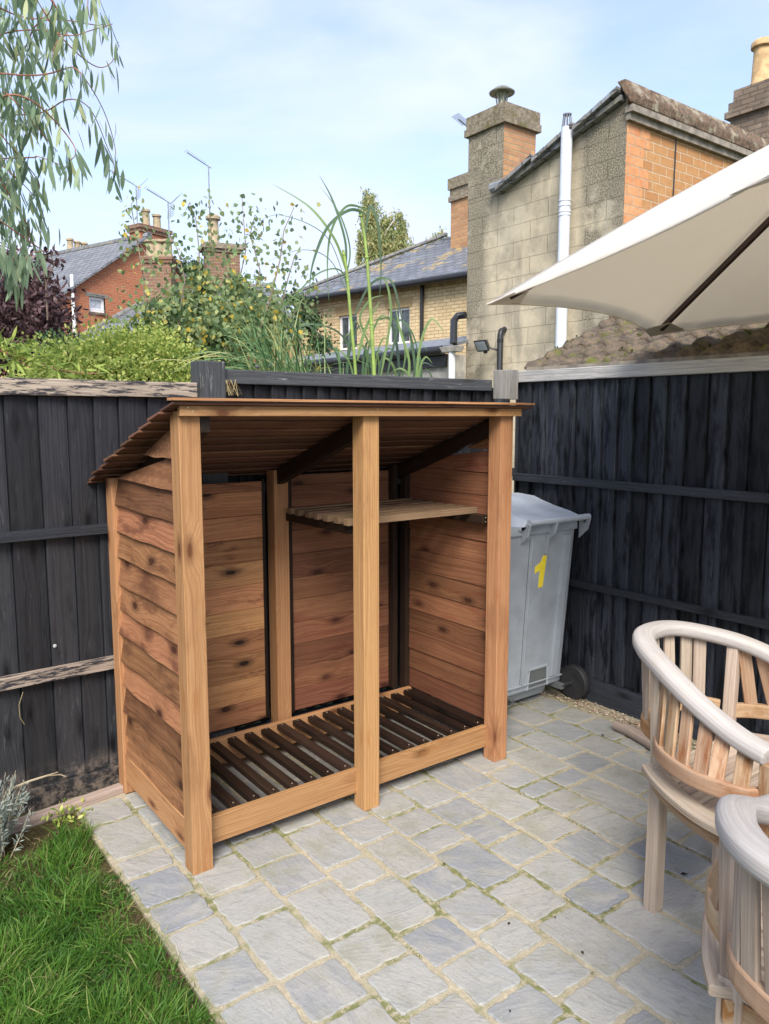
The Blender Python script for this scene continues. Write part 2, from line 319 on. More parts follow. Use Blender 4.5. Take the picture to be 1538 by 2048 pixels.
def slate(name, c1, c2, lichen=None, moss=0.):
    k = NT(name, .55, .35); g = k.g()
    b = k.n('ShaderNodeTexBrick'); k.put(b.inputs['Vector'], g); b.inputs['Scale'].default_value = 1
    for a, q in (('Brick Width', .28), ('Row Height', .20), ('Mortar Size', .012), ('Mortar Smooth', .2)): b.inputs[a].default_value = q
    k.put(b.inputs['Color1'], c1); k.put(b.inputs['Color2'], c2); k.put(b.inputs['Mortar'], tuple(x * .35 for x in c1)); c = b.outputs['Color']
    n = k.noise(g, 3.5, 6, .7); c = k.mix(k.math('MULTIPLY', k.ss(n, .45, .7), .5), c, tuple(x * .6 for x in c1))
    if lichen:
        c = k.mix(k.math('MULTIPLY', k.ss(k.noise(g, 1.2, 4, .6), .54, .62), k.ss(k.noise(g, 6, 4, .6), .44, .54)), c, lichen)
        c = k.mix(k.math('MULTIPLY', k.ss(k.noise(k.scale(g, 1.7), 1.1, 4, .6), .57, .64), .5), c, (.30, .36, .45))
    k.col(c); v = k.sep(g)[1]; saw = k.math('FRACT', k.math('MULTIPLY', v, 5.)); k.bump(k.math('ADD', k.math('MULTIPLY', saw, -1.), k.math('MULTIPLY', b.outputs['Fac'], -.5)), .8, .03); MAT[name] = k.m
slate('slate_blue', (.135, .145, .165), (.19, .20, .215), lichen=(.36, .26, .10))
slate('slate_grey', (.15, .16, .175), (.22, .225, .235))
slate('slate_dull', (.17, .17, .165), (.23, .225, .215), lichen=(.25, .24, .18))
brick('yellow_brick', (.72, .57, .34), (.58, .44, .25), (.36, .28, .17), soot=(.22, .17, .11), pale=(.68, .55, .33), blot=(.56, .8))
brick('red_brick', (.52, .185, .085), (.42, .14, .07), (.44, .30, .21), soot=(.20, .09, .06), pale=(.55, .23, .13))
brick('orange_brick', (.52, .285, .125), (.45, .225, .095), (.62, .50, .35), bw=.29, rh=.115, ms=.007, soot=(.25, .14, .07), blot=(.62, .85))
brick('quoin_brick', (.62, .26, .12), (.70, .36, .17), (.50, .38, .26), bw=.23, rh=.115, ms=.008, pale=(.72, .45, .27))
brick('old_brick', (.54, .30, .15), (.38, .20, .11), (.36, .29, .20), soot=(.15, .12, .09), pale=(.50, .33, .16))
brick('brown_brick', (.26, .14, .09), (.19, .11, .08), (.34, .28, .21), soot=(.12, .10, .08))
brick('grey_stone', (.25, .19, .14), (.17, .13, .10), (.13, .11, .09), bw=.23, rh=.085, ms=.012, soot=(.12, .10, .08), pale=(.42, .36, .27))
brick('buff_stone', (.50, .38, .20), (.42, .31, .16), (.34, .26, .15), bw=.5, rh=.2, ms=.006, soot=(.22, .17, .11))
def mossy(name, a, b, moss, th=(.52, .62), sc1=5.):
    k = NT(name, .9, .1); p = k.pos(); c = k.mix(k.ss(k.noise(p, 18, 6, .75), .38, .62), a, b); c = k.mix(k.ss(k.noise(p, sc1, 6, .75), *th), c, moss)
    c = k.mix(k.math('MULTIPLY', k.ss(k.noise(p, 70, 4, .8), .55, .68), .3), c, (.46, .42, .33)); k.col(c); k.bump(k.noise(p, 25, 6, .8), 1., .03); MAT[name] = k.m
mossy('tile_moss', (.25, .19, .13), (.13, .11, .09), (.16, .17, .045), th=(.53, .63))
mossy('coping_moss', (.27, .18, .12), (.12, .095, .075), (.40, .36, .27), th=(.50, .62), sc1=4.)
mossy('cap_moss', (.36, .31, .23), (.19, .16, .12), (.17, .15, .07), th=(.5, .65), sc1=3.5)
plain('terracotta', (.50, .34, .17), .8, var=.25); plain('buff_pot', (.36, .29, .19), .8, var=.2); plain('red_pot', (.48, .20, .09), .8, var=.2)
plain('white_plastic', (.72, .74, .76), .35, var=.03); plain('flue_white', (.62, .66, .72), .35, var=.05); plain('black_plastic', (.035, .035, .038), .35, var=.2); plain('gutter_black', (.02, .021, .024), .4)
plain('lead', (.19, .205, .225), .5, var=.2); plain('cowl_metal', (.25, .26, .20), .5, .6, var=.3); plain('aerial_metal', (.36, .37, .38), .4, .7)
plain('bin_grey', (.33, .365, .40), .42, var=.10); plain('bin_lid_grey', (.46, .51, .57), .40, var=.08); plain('bin_dark', (.11, .12, .12), .6, var=.2); plain('yellow_vinyl', (.85, .68, .05), .4, var=.05)
plain('tyre_rubber', (.030, .030, .032), .6, var=.3); plain('screw', (.62, .55, .42), .35, .8); plain('glass_dark', (.07, .085, .09), .08, spec=.8, var=.5); plain('blind_white', (.45, .48, .52), .5, var=.15)
plain('window_white', (.78, .79, .80), .35, var=.03); plain('lamp_glass', (.30, .33, .36), .1, spec=.8); plain('pole_brown', (.045, .022, .022), .4, var=.1); plain('twig', (.20, .15, .11), .8, var=.3)
plain('red_twig', (.30, .13, .08), .7, var=.3); plain('pale_twig', (.45, .38, .26), .8, var=.2); plain('birch_bark', (.50, .48, .44), .8, var=.3); plain('bark', (.16, .12, .09), .9, var=.4)
plain('cane_green', (.24, .34, .08), .45, var=.25); plain('pebble', (.42, .36, .28), .8, var=.5); plain('wall_grey', (.36, .34, .30), .9, var=.2); plain('timber_trim', (.25, .22, .18), .85, var=.35); plain('white_speck', (.36, .37, .37), .8)
def canvas():
    k = NT('canvas', .85, .1); p = k.pos(); f = k.noise(p, 900, 2, .6); big = k.noise(p, 2.5, 4, .6); c = k.mix(k.ss(big, .35, .7), (.90, .87, .81), (.88, .84, .77)); k.col(c); k.bump(k.math('ADD', k.math('MULTIPLY', f, .1), k.noise(p, 9, 4, .5)), .5, .012)
    t = k.n('ShaderNodeBsdfTranslucent'); k.put(t.inputs[0], (.97, .89, .74)); mx = k.n('ShaderNodeMixShader'); mx.inputs[0].default_value = .50
    k.t.links.new(k.b.outputs[0], mx.inputs[1]); k.t.links.new(t.outputs[0], mx.inputs[2]); k.t.links.new(mx.outputs[0], k.out.inputs[0]); MAT['canvas'] = k.m
canvas()
plain('canvas_pocket', (.74, .68, .58), .9, var=.1)
leafmat('euc_leaf', [(0, (.10, .16, .10)), (.5, (.19, .28, .16)), (.8, (.27, .37, .22)), (1, (.38, .43, .2))], .3, .45)
leafmat('purple_leaf', [(0, (.045, .025, .030)), (.6, (.10, .055, .060)), (1, (.17, .10, .10))], .15)
leafmat('golden_leaf', [(0, (.17, .27, .06)), (.4, (.36, .46, .10)), (.75, (.56, .62, .16)), (1, (.70, .68, .22))], .35)
leafmat('birch_leaf', [(0, (.12, .19, .09)), (.5, (.22, .31, .13)), (.8, (.33, .40, .18)), (.9, (.42, .42, .15)), (.95, (.62, .46, .07)), (1, (.70, .50, .08))], .35)
leafmat('far_leaf', [(0, (.22, .30, .13)), (.5, (.42, .47, .22)), (.8, (.58, .54, .26)), (1, (.70, .58, .30))], .5)
leafmat('dark_leaf', [(0, (.02, .05, .02)), (.6, (.05, .10, .035)), (1, (.10, .16, .05))], .2)
leafmat('blade_leaf', [(0, (.06, .13, .05)), (.4, (.13, .25, .10)), (.75, (.24, .37, .16)), (1, (.45, .44, .18))], .35)
leafmat('cane_leaf', [(0, (.06, .10, .08)), (.5, (.10, .19, .08)), (1, (.20, .30, .10))], .3)
leafmat('grass_leaf', [(0, (.03, .09, .014)), (.45, (.075, .20, .026)), (.8, (.16, .31, .05)), (.95, (.27, .36, .08)), (1, (.46, .42, .2))], .42)
leafmat('straw', [(0, (.20, .15, .07)), (.6, (.36, .29, .15)), (1, (.48, .42, .25))], .2)
leafmat('silver_leaf', [(0, (.16, .20, .17)), (.6, (.28, .33, .29)), (1, (.40, .44, .40))], .2)

# ------------------------------------------------------------------ ground, paving, lawn
def sheet(name, pts, z, mat):
    m = MB(); m.face([(x, y, z) for x, y in pts], (1, 0, 0)); return structure(m.build(name, mat))
k = NT('earth', .95, .05); k.col(k.ramp(k.noise(k.pos(), .6, 8, .7), [(.3, (.05, .07, .03)), (.7, (.10, .11, .05))])); MAT['earth'] = k.m
sheet('ground', [(-900, -900), (900, -900), (900, 900), (-900, 900)], -.06, 'earth')
sheet('lawn', [(-6, -6), (.742, -6), (.742, 3.28), (-6, 3.28)], -.012, 'soil')
PX1 = 3.43
m = MB(); m.face([(.745, -3, -.0035), (PX1, -3, -.0035), (PX1, 3.26, -.0035), (.745, 3.26, -.0035)], (1, 0, 0)); m.face([(.745, -3, -.0035), (.745, 3.26, -.0035), (.745, 3.26, -.05), (.745, -3, -.05)]); structure(m.build('paving_bed', 'mortar'))
XB = [.752, .94, 1.14, 1.335, 1.525, 1.705, 1.90, 2.10, 2.31, 2.50, 2.69, 2.88, 3.07, 3.27]
CR = {0: [2.93, 2.64, 2.50, 2.31, 2.15, 1.96], 1: [2.44, 2.24, 2.05, 1.77, 1.57], 2: [2.49, 2.30, 2.10, 1.82, 1.64, 1.45], 3: [2.43, 2.14, 1.99, 1.72, 1.54, 1.35], 4: [2.35, 2.19, 1.93, 1.77, 1.58],
      5: [2.29, 2.13, 1.99, 1.72, 1.50, 1.21], 6: [2.08, 1.91, 1.75, 1.56, 1.40, 1.12], 7: [2.25, 1.98, 1.78, 1.59, 1.44, 1.17], 8: [2.33, 2.15, 2.04, 1.88, 1.60], 9: [2.42, 2.15, 2.03, 1.70, 1.5], 10: [2.52, 2.22, 2.05, 1.8], 11: [2.56, 2.32, 2.1], 12: [2.62, 2.45, 2.2]}
def joints(c, top=3.12, bot=-.9):
    l = sorted(CR.get(c, [2.4])); y = l[-1]
    while True:
        y += random.choice([.17, .19, .27, .29])
        if y > top - .1: break
        l.append(y)
    y = l[0]
    while y > bot: y -= random.choice([.15, .18, .27, .30]); l.insert(0, y)
    return l + [top]
pm = MB()
def stone(x0, x1, y0, y1):
    j = .0065 + .002 * random.random(); x0 += j + random.uniform(0, .005); x1 -= j + random.uniform(0, .005); y0 += j + random.uniform(0, .004); y1 -= j + random.uniform(0, .004)
    cx, cy, a, b = (x0 + x1) / 2, (y0 + y1) / 2, (x1 - x0) / 2, (y1 - y0) / 2; n = 72; z = random.uniform(-.0005, .004); tl = (random.uniform(-.006, .006), random.uniform(-.006, .006))
    rc = random.uniform(.005, .016); ph = [random.uniform(0, 6.28) for _ in range(4)]; sk = random.uniform(-.02, .02)
    rings = []
    for (ins, dz) in ((0., -.02), (.0004, -.003), (.002, -.0008), (.005, .0)):
        rg = []
        for k in range(n):
            t = 2 * math.pi * (k + .5) / n; ca, sa = math.cos(t), math.sin(t); e = max(a, b) * 2
            # rounded rectangle
            dx, dy = ca * e, sa * e; s_ = min(a / abs(dx) if dx else 9, b / abs(dy) if dy else 9); x, y = dx * s_, dy * s_
            qx, qy = abs(x) - (a - rc), abs(y) - (b - rc)
            if qx > 0 and qy > 0: h = math.hypot(qx, qy); f = min(1, rc / h); x = math.copysign(a - rc + qx * f, x); y = math.copysign(b - rc + qy * f, y)
            w = .0022 * math.sin(5 * t + ph[0]) + .0016 * math.sin(9 * t + ph[1]) + .001 * math.sin(17 * t + ph[2]); l = math.hypot(x, y); f = (l + w - ins) / l
            x, y = x * f, y * f; x += y * sk
            rg.append((cx + x, cy + y, z + dz + tl[0] * x + tl[1] * y))
        rings.append(rg)
    vs = sum(rings, []); fs = [(i * n + k, i * n + (k + 1) % n, (i + 1) * n + (k + 1) % n, (i + 1) * n + k) for i in range(3) for k in range(n)] + [tuple(3 * n + k for k in range(n))]
    pm._add(vs, fs, vs, random.random())
for c in range(len(XB) - 1):
    js = joints(c)
    for y0, y1 in zip(js, js[1:]):
        if y1 - y0 > .07: stone(XB[c], XB[c + 1], y0, y1)
structure(pm.build('paving', 'stone'))
# moss cushions in the joints, pebbles, grass
P = []
for (x, y, L, ax) in [(at_z(1180, 1790, 0)[0], 1.34, .20, 1), (1.90, 1.46, .16, 1), (1.99, 1.405, .10, 0), (2.10, 1.62, .1, 1), (2.69, 2.48, .24, 1), (2.5, 2.1, .1, 1), (2.31, 1.8, .16, 1), (2.09, 1.86, .12, 1), (1.69, 1.30, .10, 1), (2.2, 1.25, .05, 0), (1.335, 1.64, .08, 1), (2.2, 1.79, .1, 0), (2.5, 1.45, .2, 1)]:
    n = int(520 * L / .15); a = rng.uniform(-L / 2, L / 2, n); b = rng.normal(0, .0042, n); q = np.stack([x + (b if ax else a), y + (a if ax else b), np.full(n, -.008)], 1); P.append(q)
P = np.concatenate(P); D_ = rng.normal(size=P.shape) * .5 + V3(0, 0, .8)
k = leafmat('moss_leaf', [(0, (.05, .07, .008)), (.6, (.11, .13, .02)), (1, (.20, .21, .05))], .1)
o = leaves('moss', 'moss_leaf', None, P, D_, .007, .004); o['kind'] = 'stuff'
n = 620; y = rng.uniform(1.9, 3.2, n); x = 3.335 + rng.normal(0, .035, n); x = np.clip(x, 3.2, 3.40); pb = MB()
for i in range(n):
    s_ = rng.uniform(.003, .010); c_ = V3(x[i], y[i], s_ * .3 + .001); e = rng.uniform(.6, 1.3, 3) * s_
    vs = [c_ + V3(e[0], 0, 0), c_ + V3(0, e[1], 0), c_ - V3(e[0], 0, 0), c_ - V3(0, e[1], 0), c_ + V3(0, 0, e[2] * .7), c_ - V3(0, 0, e[2] * .7)]
    pb._add(vs, [(0, 1, 4), (1, 2, 4), (2, 3, 4), (3, 0, 4), (1, 0, 5), (2, 1, 5), (3, 2, 5), (0, 3, 5)], vs, rng.random())
k = NT('gravel', .85, .2); k.col(k.ramp(k.r(), [(0, (.20, .15, .11)), (.4, (.42, .34, .25)), (.7, (.55, .47, .36)), (1, (.35, .22, .14))])); MAT['gravel'] = k.m
o = pb.build('gravel', 'gravel'); o['kind'] = 'stuff'
n = 95000; gx = rng.uniform(-.75, .77, n); gy = rng.uniform(.9, 3.02, n)
edge = .750 + .014 * np.sin(gy * 9) + .014 * np.sin(gy * 23 + 1) + .010 * np.sin(gy * 57) - .03 * np.exp(-((gy - 2.75) / .12) ** 2) - .05 * np.exp(-((gy - 2.28) / .12) ** 2)
back = 2.94 + .03 * np.sin(gx * 11); dens = np.sin(gx * 13 + 1.7 * np.sin(gy * 6)) * np.sin(gy * 11 + gx * 3)
bare = ((gx > edge - .10) & (gy > 2.1) & (rng.random(n) < .55)) | ((gy > 2.60) & (gx > .35) & (gx < .55) & (rng.random(n) < .5))
keep = (gx < edge) & (gy < back) & (rng.random(n) < .68 + .32 * dens) & ~bare
gx, gy = gx[keep], gy[keep]; n = len(gx); cl = np.sin(gx * 17 + 2 * np.sin(gy * 7)) * np.cos(gy * 15)
lean = np.stack([np.sin(gx * 9 + gy * 5) * .5 + .18, np.cos(gy * 8 - gx * 4) * .5 - .15, np.zeros(n)], 1)
Dg = rng.normal(size=(n, 3)) * V3(.45, .45, .1) + lean * .55 + V3(0, 0, 1.); hh = (.062 + .03 * (cl > .1) + .02 * cl) * rng.uniform(.5, 1.35, n) * np.clip(.55 + (edge[keep] - gx) * 4, .5, 1)
o = leaves('grass', 'grass_leaf', None, np.stack([gx, gy, np.full(n, -.012)], 1), Dg, hh, rng.uniform(.0022, .0042, n), prof=(1., .8, .5), bend=.5, droop=.25, fold=.1, r=np.clip(.5 + .22 * cl + rng.normal(0, .2, n), 0, 1)); o['kind'] = 'stuff'
n = 5200; gx = rng.uniform(-.2, .76, n); gy = rng.uniform(1.1, 3.04, n); kp = ((gx > .60) & (gy > 1.5)) | ((gy > 2.55) & (gx > .25)) | (rng.random(n) < .18); gx, gy = gx[kp], gy[kp]; n = len(gx)
o = leaves('dry_grass', 'straw', None, np.stack([gx, gy, np.full(n, -.008)], 1), rng.normal(size=(n, 3)) * V3(1, 1, .16) + V3(0, 0, .15), rng.uniform(.02, .055, n), rng.uniform(.0012, .003, n), prof=(1., .8), bend=.3); o['kind'] = 'stuff'

# ------------------------------------------------------------------ log store
st = thing('log_store', 'orange-brown timber log store with open front and sloping board roof, standing on the paving', 'log store', (1.72, 2.78, 0))
PR = [(.951, 1.026), (1.685, 1.760), (2.425, 2.503)]; YF = 2.387
for (x0, x1) in PR:
    MB().box(x0, x1, YF, YF + .075, 0.001, 1.618, 2).build('post', 'store_timber', st, .003)
for (x0, x1) in [(.951, 1.024), (1.70, 1.775)]:
    MB().box(x0, x1, 3.119 if x0 < 1 else 3.13, 3.194 if x0 < 1 else 3.205, 0.001, 1.352, 2).build('post', 'store_timber', st, .003)
MB().box(2.452, 2.498, 3.095, 3.14, 0.001, 1.36, 2).build('post', 'dark_timber', st, .002)
hd = MB().box(.948, 2.530, YF - .024, YF - .001, 1.601, 1.649, 0).build('header', 'store_timber', st, .002)
for x in (.975, .992, 1.71, 1.735, 2.45, 2.47): MB().lathe((x, YF - .0235, 1.617 + .012 * (x % .03 > .015)), [(.0028, 0), (.0026, -.0012)], 10, axis=(0, 1, 0)).build('screw', 'screw', hd)
MB().box(1.026, 2.425, YF + .058, YF + .082, .060, .162, 0).build('front_beam', 'store_timber', st, .002)
MB().box(1.03, 2.45, 3.035, 3.06, .050, .172, 0).build('back_beam', 'store_timber', st, .002)
MB().box(.975, 1.0, 2.465, 3.116, .062, .158, 1).build('side_beam', 'store_timber', st, .002)
MB().box(2.46, 2.485, 2.465, 3.09, .062, .150, 1).build('side_beam', 'dark_timber', st, .002)
# floor slats
fm = MB(); scr = []; x = 1.052
while x < 2.44:
    if not 1.70 < x < 1.74 or True:
        w = .040; fm.box(x, x + w, 2.4705, 3.033, .142 + .001 * (len(scr) % 3), .1655 + .001 * (len(scr) % 3), 1)
        for yy in (2.488, 3.018): scr.append((x + w / 2 + random.uniform(-.004, .004), yy, .1680))
    x += .0838
fl = fm.build('floor_slats', 'dark_timber', st, .002); 
for q_ in scr: MB().lathe(q_, [(.0035, 0), (.003, .0012)], 8).build('screw', 'screw', fl)
# side cladding
def roofz(y): return 1.622 - .352 * (y - YF)
def cladding(xin, sgn, mat, y0, y1, bow=0.):
    b = MB(); z = .162; i = 0
    while z < 1.6:
        h = .108; zt = z + h + .016
        def lim(yy, zz): return min(zz, roofz(yy) - .012)
        if lim(y0, zt) - z < .02: break
        # a board whose top back end is cut to the rake
        ye = y1
        if roofz(y1) - .012 < z + .01: ye = YF + (1.622 - .012 - z - .01) / .352
        ot = .021; it = .004
        wob = random.uniform(-.002, .002); tilt = random.uniform(-.006, .006)
        lo = [(xin, y0, z + tilt * 0), (xin, ye, z + tilt)]; hi = [(xin, y0, lim(y0, zt)), (xin, ye, lim(ye, zt + tilt))]
        c = [(xin + sgn * .001, y0, z), (xin + sgn * (ot + .004 + wob), y0, z), (xin + sgn * it, y0, lim(y0, zt)), (xin, y0, lim(y0, zt)),
             (xin + sgn * .001, ye, z + tilt), (xin + sgn * (ot + .004 + wob), ye, z + tilt), (xin + sgn * it, ye, lim(ye, zt)), (xin, ye, lim(ye, zt))]
        if sgn > 0: c = c[4:] + c[:4]
        lo_, hi_ = [np.array(q_, float) for q_ in c[:4]], [np.array(q_, float) for q_ in c[4:]]; ns_ = 9; of_ = rng.random(3) * 40; rr_ = random.random(); ph_ = random.uniform(0, 6.28); am_ = random.uniform(.0008, .0030); L0_ = np.linalg.norm(hi_[0] - lo_[0])
        def cut(t_):
            w_ = [a_ * (1 - t_) + b_ * t_ for a_, b_ in zip(lo_, hi_)]; dz_ = am_ * (math.sin(ph_ + t_ * 7) + .6 * math.sin(ph_ * 2 + t_ * 17)); w_[0][2] += dz_; w_[1][2] += dz_; w_[1][0] += sgn * .0025 * math.sin(ph_ + t_ * 11); return w_, dz_
        for s_ in range(ns_):
            (a_, da_), (b_, db_) = cut(s_ / ns_), cut((s_ + 1) / ns_); b.hexa(a_ + b_, rr_, off=V3(of_[0] + s_ / ns_ * L0_, of_[1], of_[2] + da_))
        z += h; i += 1
    return b
bl = cladding(.985, -1, 'side_boards', 2.4625, 3.1185); bl.build('side_panel', 'side_boards', st)
MB().box(.958, .974, 2.4625, 3.1185, .062, .176, 1).build('skirt_board', 'store_timber', st, .002)
rb = MB(); z = .155
while z < 1.58:
    y1 = 3.094 if roofz(3.094) > z + .06 else YF + (1.60 - z - .03) / .352; zt = z + .1065
    if y1 < 2.52: break
    d_ = random.uniform(0, .004)
    c = [(2.476 + d_, 2.47, z), (2.496, 2.47, z), (2.496, 2.47, min(zt, roofz(2.47) - .01)), (2.480 + d_, 2.47, min(zt, roofz(2.47) - .01)), (2.476 + d_, y1, z), (2.496, y1, z), (2.496, y1, min(zt, roofz(y1) - .01)), (2.480 + d_, y1, min(zt, roofz(y1) - .01))]
    rb.hexa(c); z += .108
rb.build('side_panel', 'red_boards', st, .0015, seg=1)
MB().box(2.452, 2.474, 2.4635, 2.482, .152, 1.575, 2).build('batten', 'dark_timber', st, .001)
# back cladding in two panels
for (x0, x1, mt, zt0) in ((1.03, 1.655, 'inner_boards', 1.302), (1.806, 2.448, 'red_boards', 1.322)):
    b = MB(); z = .150
    while z < zt0 - .02:
        h = random.choice([.108, .112, .118]); z1 = min(z + h - .0015, zt0); b.box(x0, x1, 3.168 + random.uniform(0, .003), 3.184, z, z1, 0); z += h
    b.build('back_panel', mt, st, .0015, seg=1)
MB().box(1.777, 1.804, 3.150, 3.186, .149, 1.33, 2).build('batten', 'dark_timber', st, .001)
MB().box(1.657, 1.673, 3.172, 3.19, .149, 1.31, 2).build('batten', 'dark_timber', st, .001)
MB().box(2.395, 2.425, 3.125, 3.166, .149, 1.35, 2).build('batten', 'dark_timber', st, .001)
# rafters and roof boards
for (x0, x1) in ((1.028, 1.062), (1.716, 1.752), (2.440, 2.474)):
    z0, z1 = roofz(YF + .0), roofz(3.26); b = MB()
    b.hexa([(x0, YF + .002, z0 - .075), (x1, YF + .002, z0 - .075), (x1, YF + .002, z0 - .002), (x0, YF + .002, z0 - .002), (x0, 3.26, z1 - .075), (x1, 3.26, z1 - .075), (x1, 3.26, z1 - .002), (x0, 3.26, z1 - .002)]); b.build('rafter', 'dark_timber', st, .002)
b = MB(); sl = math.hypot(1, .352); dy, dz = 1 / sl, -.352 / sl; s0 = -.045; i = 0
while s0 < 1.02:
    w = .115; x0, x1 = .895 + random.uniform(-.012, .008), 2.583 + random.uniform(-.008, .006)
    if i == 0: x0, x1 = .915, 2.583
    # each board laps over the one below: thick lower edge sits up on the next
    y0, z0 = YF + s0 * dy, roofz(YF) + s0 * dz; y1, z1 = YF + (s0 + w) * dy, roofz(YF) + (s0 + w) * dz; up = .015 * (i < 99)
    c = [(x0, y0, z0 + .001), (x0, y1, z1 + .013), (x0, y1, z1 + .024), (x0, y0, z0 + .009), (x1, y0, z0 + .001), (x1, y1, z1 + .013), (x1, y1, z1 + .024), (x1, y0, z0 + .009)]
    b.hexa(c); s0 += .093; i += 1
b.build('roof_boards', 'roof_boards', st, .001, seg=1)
MB().box(.915, 2.584, YF - .052, YF - .0, 1.6505, 1.6595, 0).build('front_edging', 'store_timber', st, .001)
# shelf
sh = MB(); y = 2.575
while y < 3.13: sh.box(1.742 + random.uniform(-.004, .004), 2.474, y, y + .036, 1.150, 1.178, 0); y += .080
sho = sh.build('shelf', 'shelf_timber', st, .002)
MB().box(1.757, 1.800, 2.60, 3.125, 1.112, 1.149, 1).build('bracket', 'dark_timber', sho, .002)
MB().box(2.432, 2.475, 2.50, 3.09, 1.108, 1.149, 1).build('bracket', 'dark_timber', sho, .002)
for zz in (1.118, 1.138): MB().lathe((2.4535, 2.4995, zz), [(.004, 0), (.003, -.0015)], 8, axis=(0, 1, 0)).build('screw', 'screw', sho)

# ------------------------------------------------------------------ fences
def vboards(x0, x1, z0, z1, fy, mat, name, parent, w=.10, alongY=False):
    b = MB(); x = x0
    while x < x1:
        ww = w * random.uniform(.86, 1.12); zt = z1 - random.uniform(0, .006); t0, t1 = .024, .005; jz = random.uniform(-.0015, .0015); xe = min(x + ww - .0028, x1 + .01)
        if alongY: c = [(fy - t0 + jz, x, z0), (fy - t1 + jz, xe, z0), (fy, xe, z0), (fy, x, z0)]
        else: c = [(x, fy - t0 + jz, z0), (xe, fy - t1 + jz, z0), (xe, fy, z0), (x, fy, z0)]
        b.hexa(c + [(p[0], p[1], zt) for p in c]); x += ww
    if alongY: b.box(fy + .001, fy + .012, x0, x1, z0, z1 - .01, 2, r=.0)
    else: b.box(x0, x1, fy + .001, fy + .012, z0, z1 - .01, 2, r=.0)
    return b.build(name, mat, parent, .0012, seg=1)
f1 = thing('fence_panel', 'black fence panel with pale peeling capping rail, behind the lawn', 'fence', (-.6, 3.26, 0), 'black timber fence panels')
vboards(-2.6, 1.42, .085, 1.70, 3.262, 'black_boards', 'boards', f1, .112)
MB().box(-2.6, 1.375, 3.215, 3.275, 1.682, 1.748, 0).build('capping_rail', 'peeled_rail', f1, .004)
MB().board((-2.6, 3.226, 1.125), (1.375, 3.226, 1.135), (0, 0, 1), .040, .038).build('rail', 'black_rail', f1, .003)
MB().board((-2.6, 3.224, .53), (1.375, 3.224, .558), (0, 0, 1), .050, .040).build('rail', 'peeled_rail', f1, .003)
MB().box(-2.6, 1.42, 3.229, 3.262, -.04, .083, 0).build('gravel_board', 'black_boards', f1, .006)
MB().box(1.378, 1.502, 3.195, 3.30, -.03, 1.845, 2).build('post', 'faded_cap', f1, .006)
f2 = thing('fence_panel', 'black fence panel with dark weathered capping rail, directly behind the log store roof', 'fence', (2.35, 3.26, 0), 'black timber fence panels')
vboards(1.504, 3.36, .10, 1.768, 3.268, 'black_boards', 'boards', f2, .088)
MB().box(1.504, 3.20, 3.225, 3.275, 1.748, 1.812, 0).build('capping_rail', 'faded_cap', f2, .004)
MB().box(1.504, 3.41, 3.225, 3.250, 1.24, 1.29, 0).build('rail', 'black_rail', f2, .003)
MB().box(1.504, 3.41, 3.225, 3.262, -.04, .098, 0).build('gravel_board', 'black_rail', f2, .004)
f3 = thing('fence_panel', 'black fence panel with bleached grey capping rail, behind the grey bin and the chairs', 'fence', (3.45, 1.2, 0), 'black timber fence panels')
vboards(-1.6, 3.262, .13, 1.81, 3.452, 'dark_boards', 'boards', f3, .104, True)
MB().box(3.405, 3.465, -1.6, 3.24, 1.803, 1.868, 1).build('capping_rail', 'grey_cap', f3, .004)
MB().board((3.415, -1.6, 1.235), (3.415, 3.24, 1.235), (0, 0, 1), .045, .036).build('rail', 'black_rail', f3, .003)
MB().board((3.415, -1.6, .657), (3.415, 3.24, .660), (0, 0, 1), .036, .036).build('rail', 'black_rail', f3, .003)
MB().box(3.412, 3.445, -1.6, 3.24, -.04, .128, 1).build('gravel_board', 'black_rail', f3, .004)
cpz = MB().box(3.205, 3.30, 3.175, 3.224, -.03, 1.70, 2).build('post', 'dark_boards', f3, .004); MB().box(3.205, 3.30, 3.175, 3.224, 1.7005, 1.868, 2).build('post_top', 'mid_cap', f3, .004)
MB().box(3.302, 3.402, 3.21, 3.224, 1.70, 1.876, 2).build('post_cheek', 'mid_cap', f3, .004)
e1 = tag(MB().board((.30, 3.085, .005), (.955, 3.165, .008), (0, 0, 1), .042, .05).build('timber_edging', 'pink_edging', None, .008), 'pale pinkish timber edging lying along the foot of the fence behind the lawn', 'edging')
bb = MB(); bb.tube([at_z(1232, 1450, .03), at_z(1262, 1462, .032), at_z(1300, 1485, .03), at_z(1345, 1515, .03)], [.026, .030, .029, .027], 9)
tag(bb.build('wooden_stake', 'pink_edging', None, smooth=True), 'short round wooden stake lying on the paving at the foot of the black fence', 'stake')

# ------------------------------------------------------------------ wheelie bin
bn = thing('wheelie_bin', 'grey wheeled rubbish bin with a yellow number 1, in the corner beside the log store', 'bin', (3.06, 2.95, 0))
def ringpts(x0, x1, y0, y1, z, c=.03, n=4):
    out = []
    for (cx, cy, a0) in ((x1 - c, y1 - c, 0), (x0 + c, y1 - c, 90), (x0 + c, y0 + c, 180), (x1 - c, y0 + c, 270)):
        for k in range(n): a = R(a0 + 90 * k / (n - 1)); out.append((cx + c * math.cos(a), cy + c * math.sin(a), z))
    return out
def loft(rs):
    m = MB(); n = len(rs[0]); vs = sum([list(r_) for r_ in rs], []); fs = [(i * n + k, i * n + (k + 1) % n, (i + 1) * n + (k + 1) % n, (i + 1) * n + k) for i in range(len(rs) - 1) for k in range(n)]
    fs += [tuple(range(n))[::-1], tuple((len(rs) - 1) * n + k for k in range(n))]; return m._add(vs, fs, vs, .5)
YB = 2.735
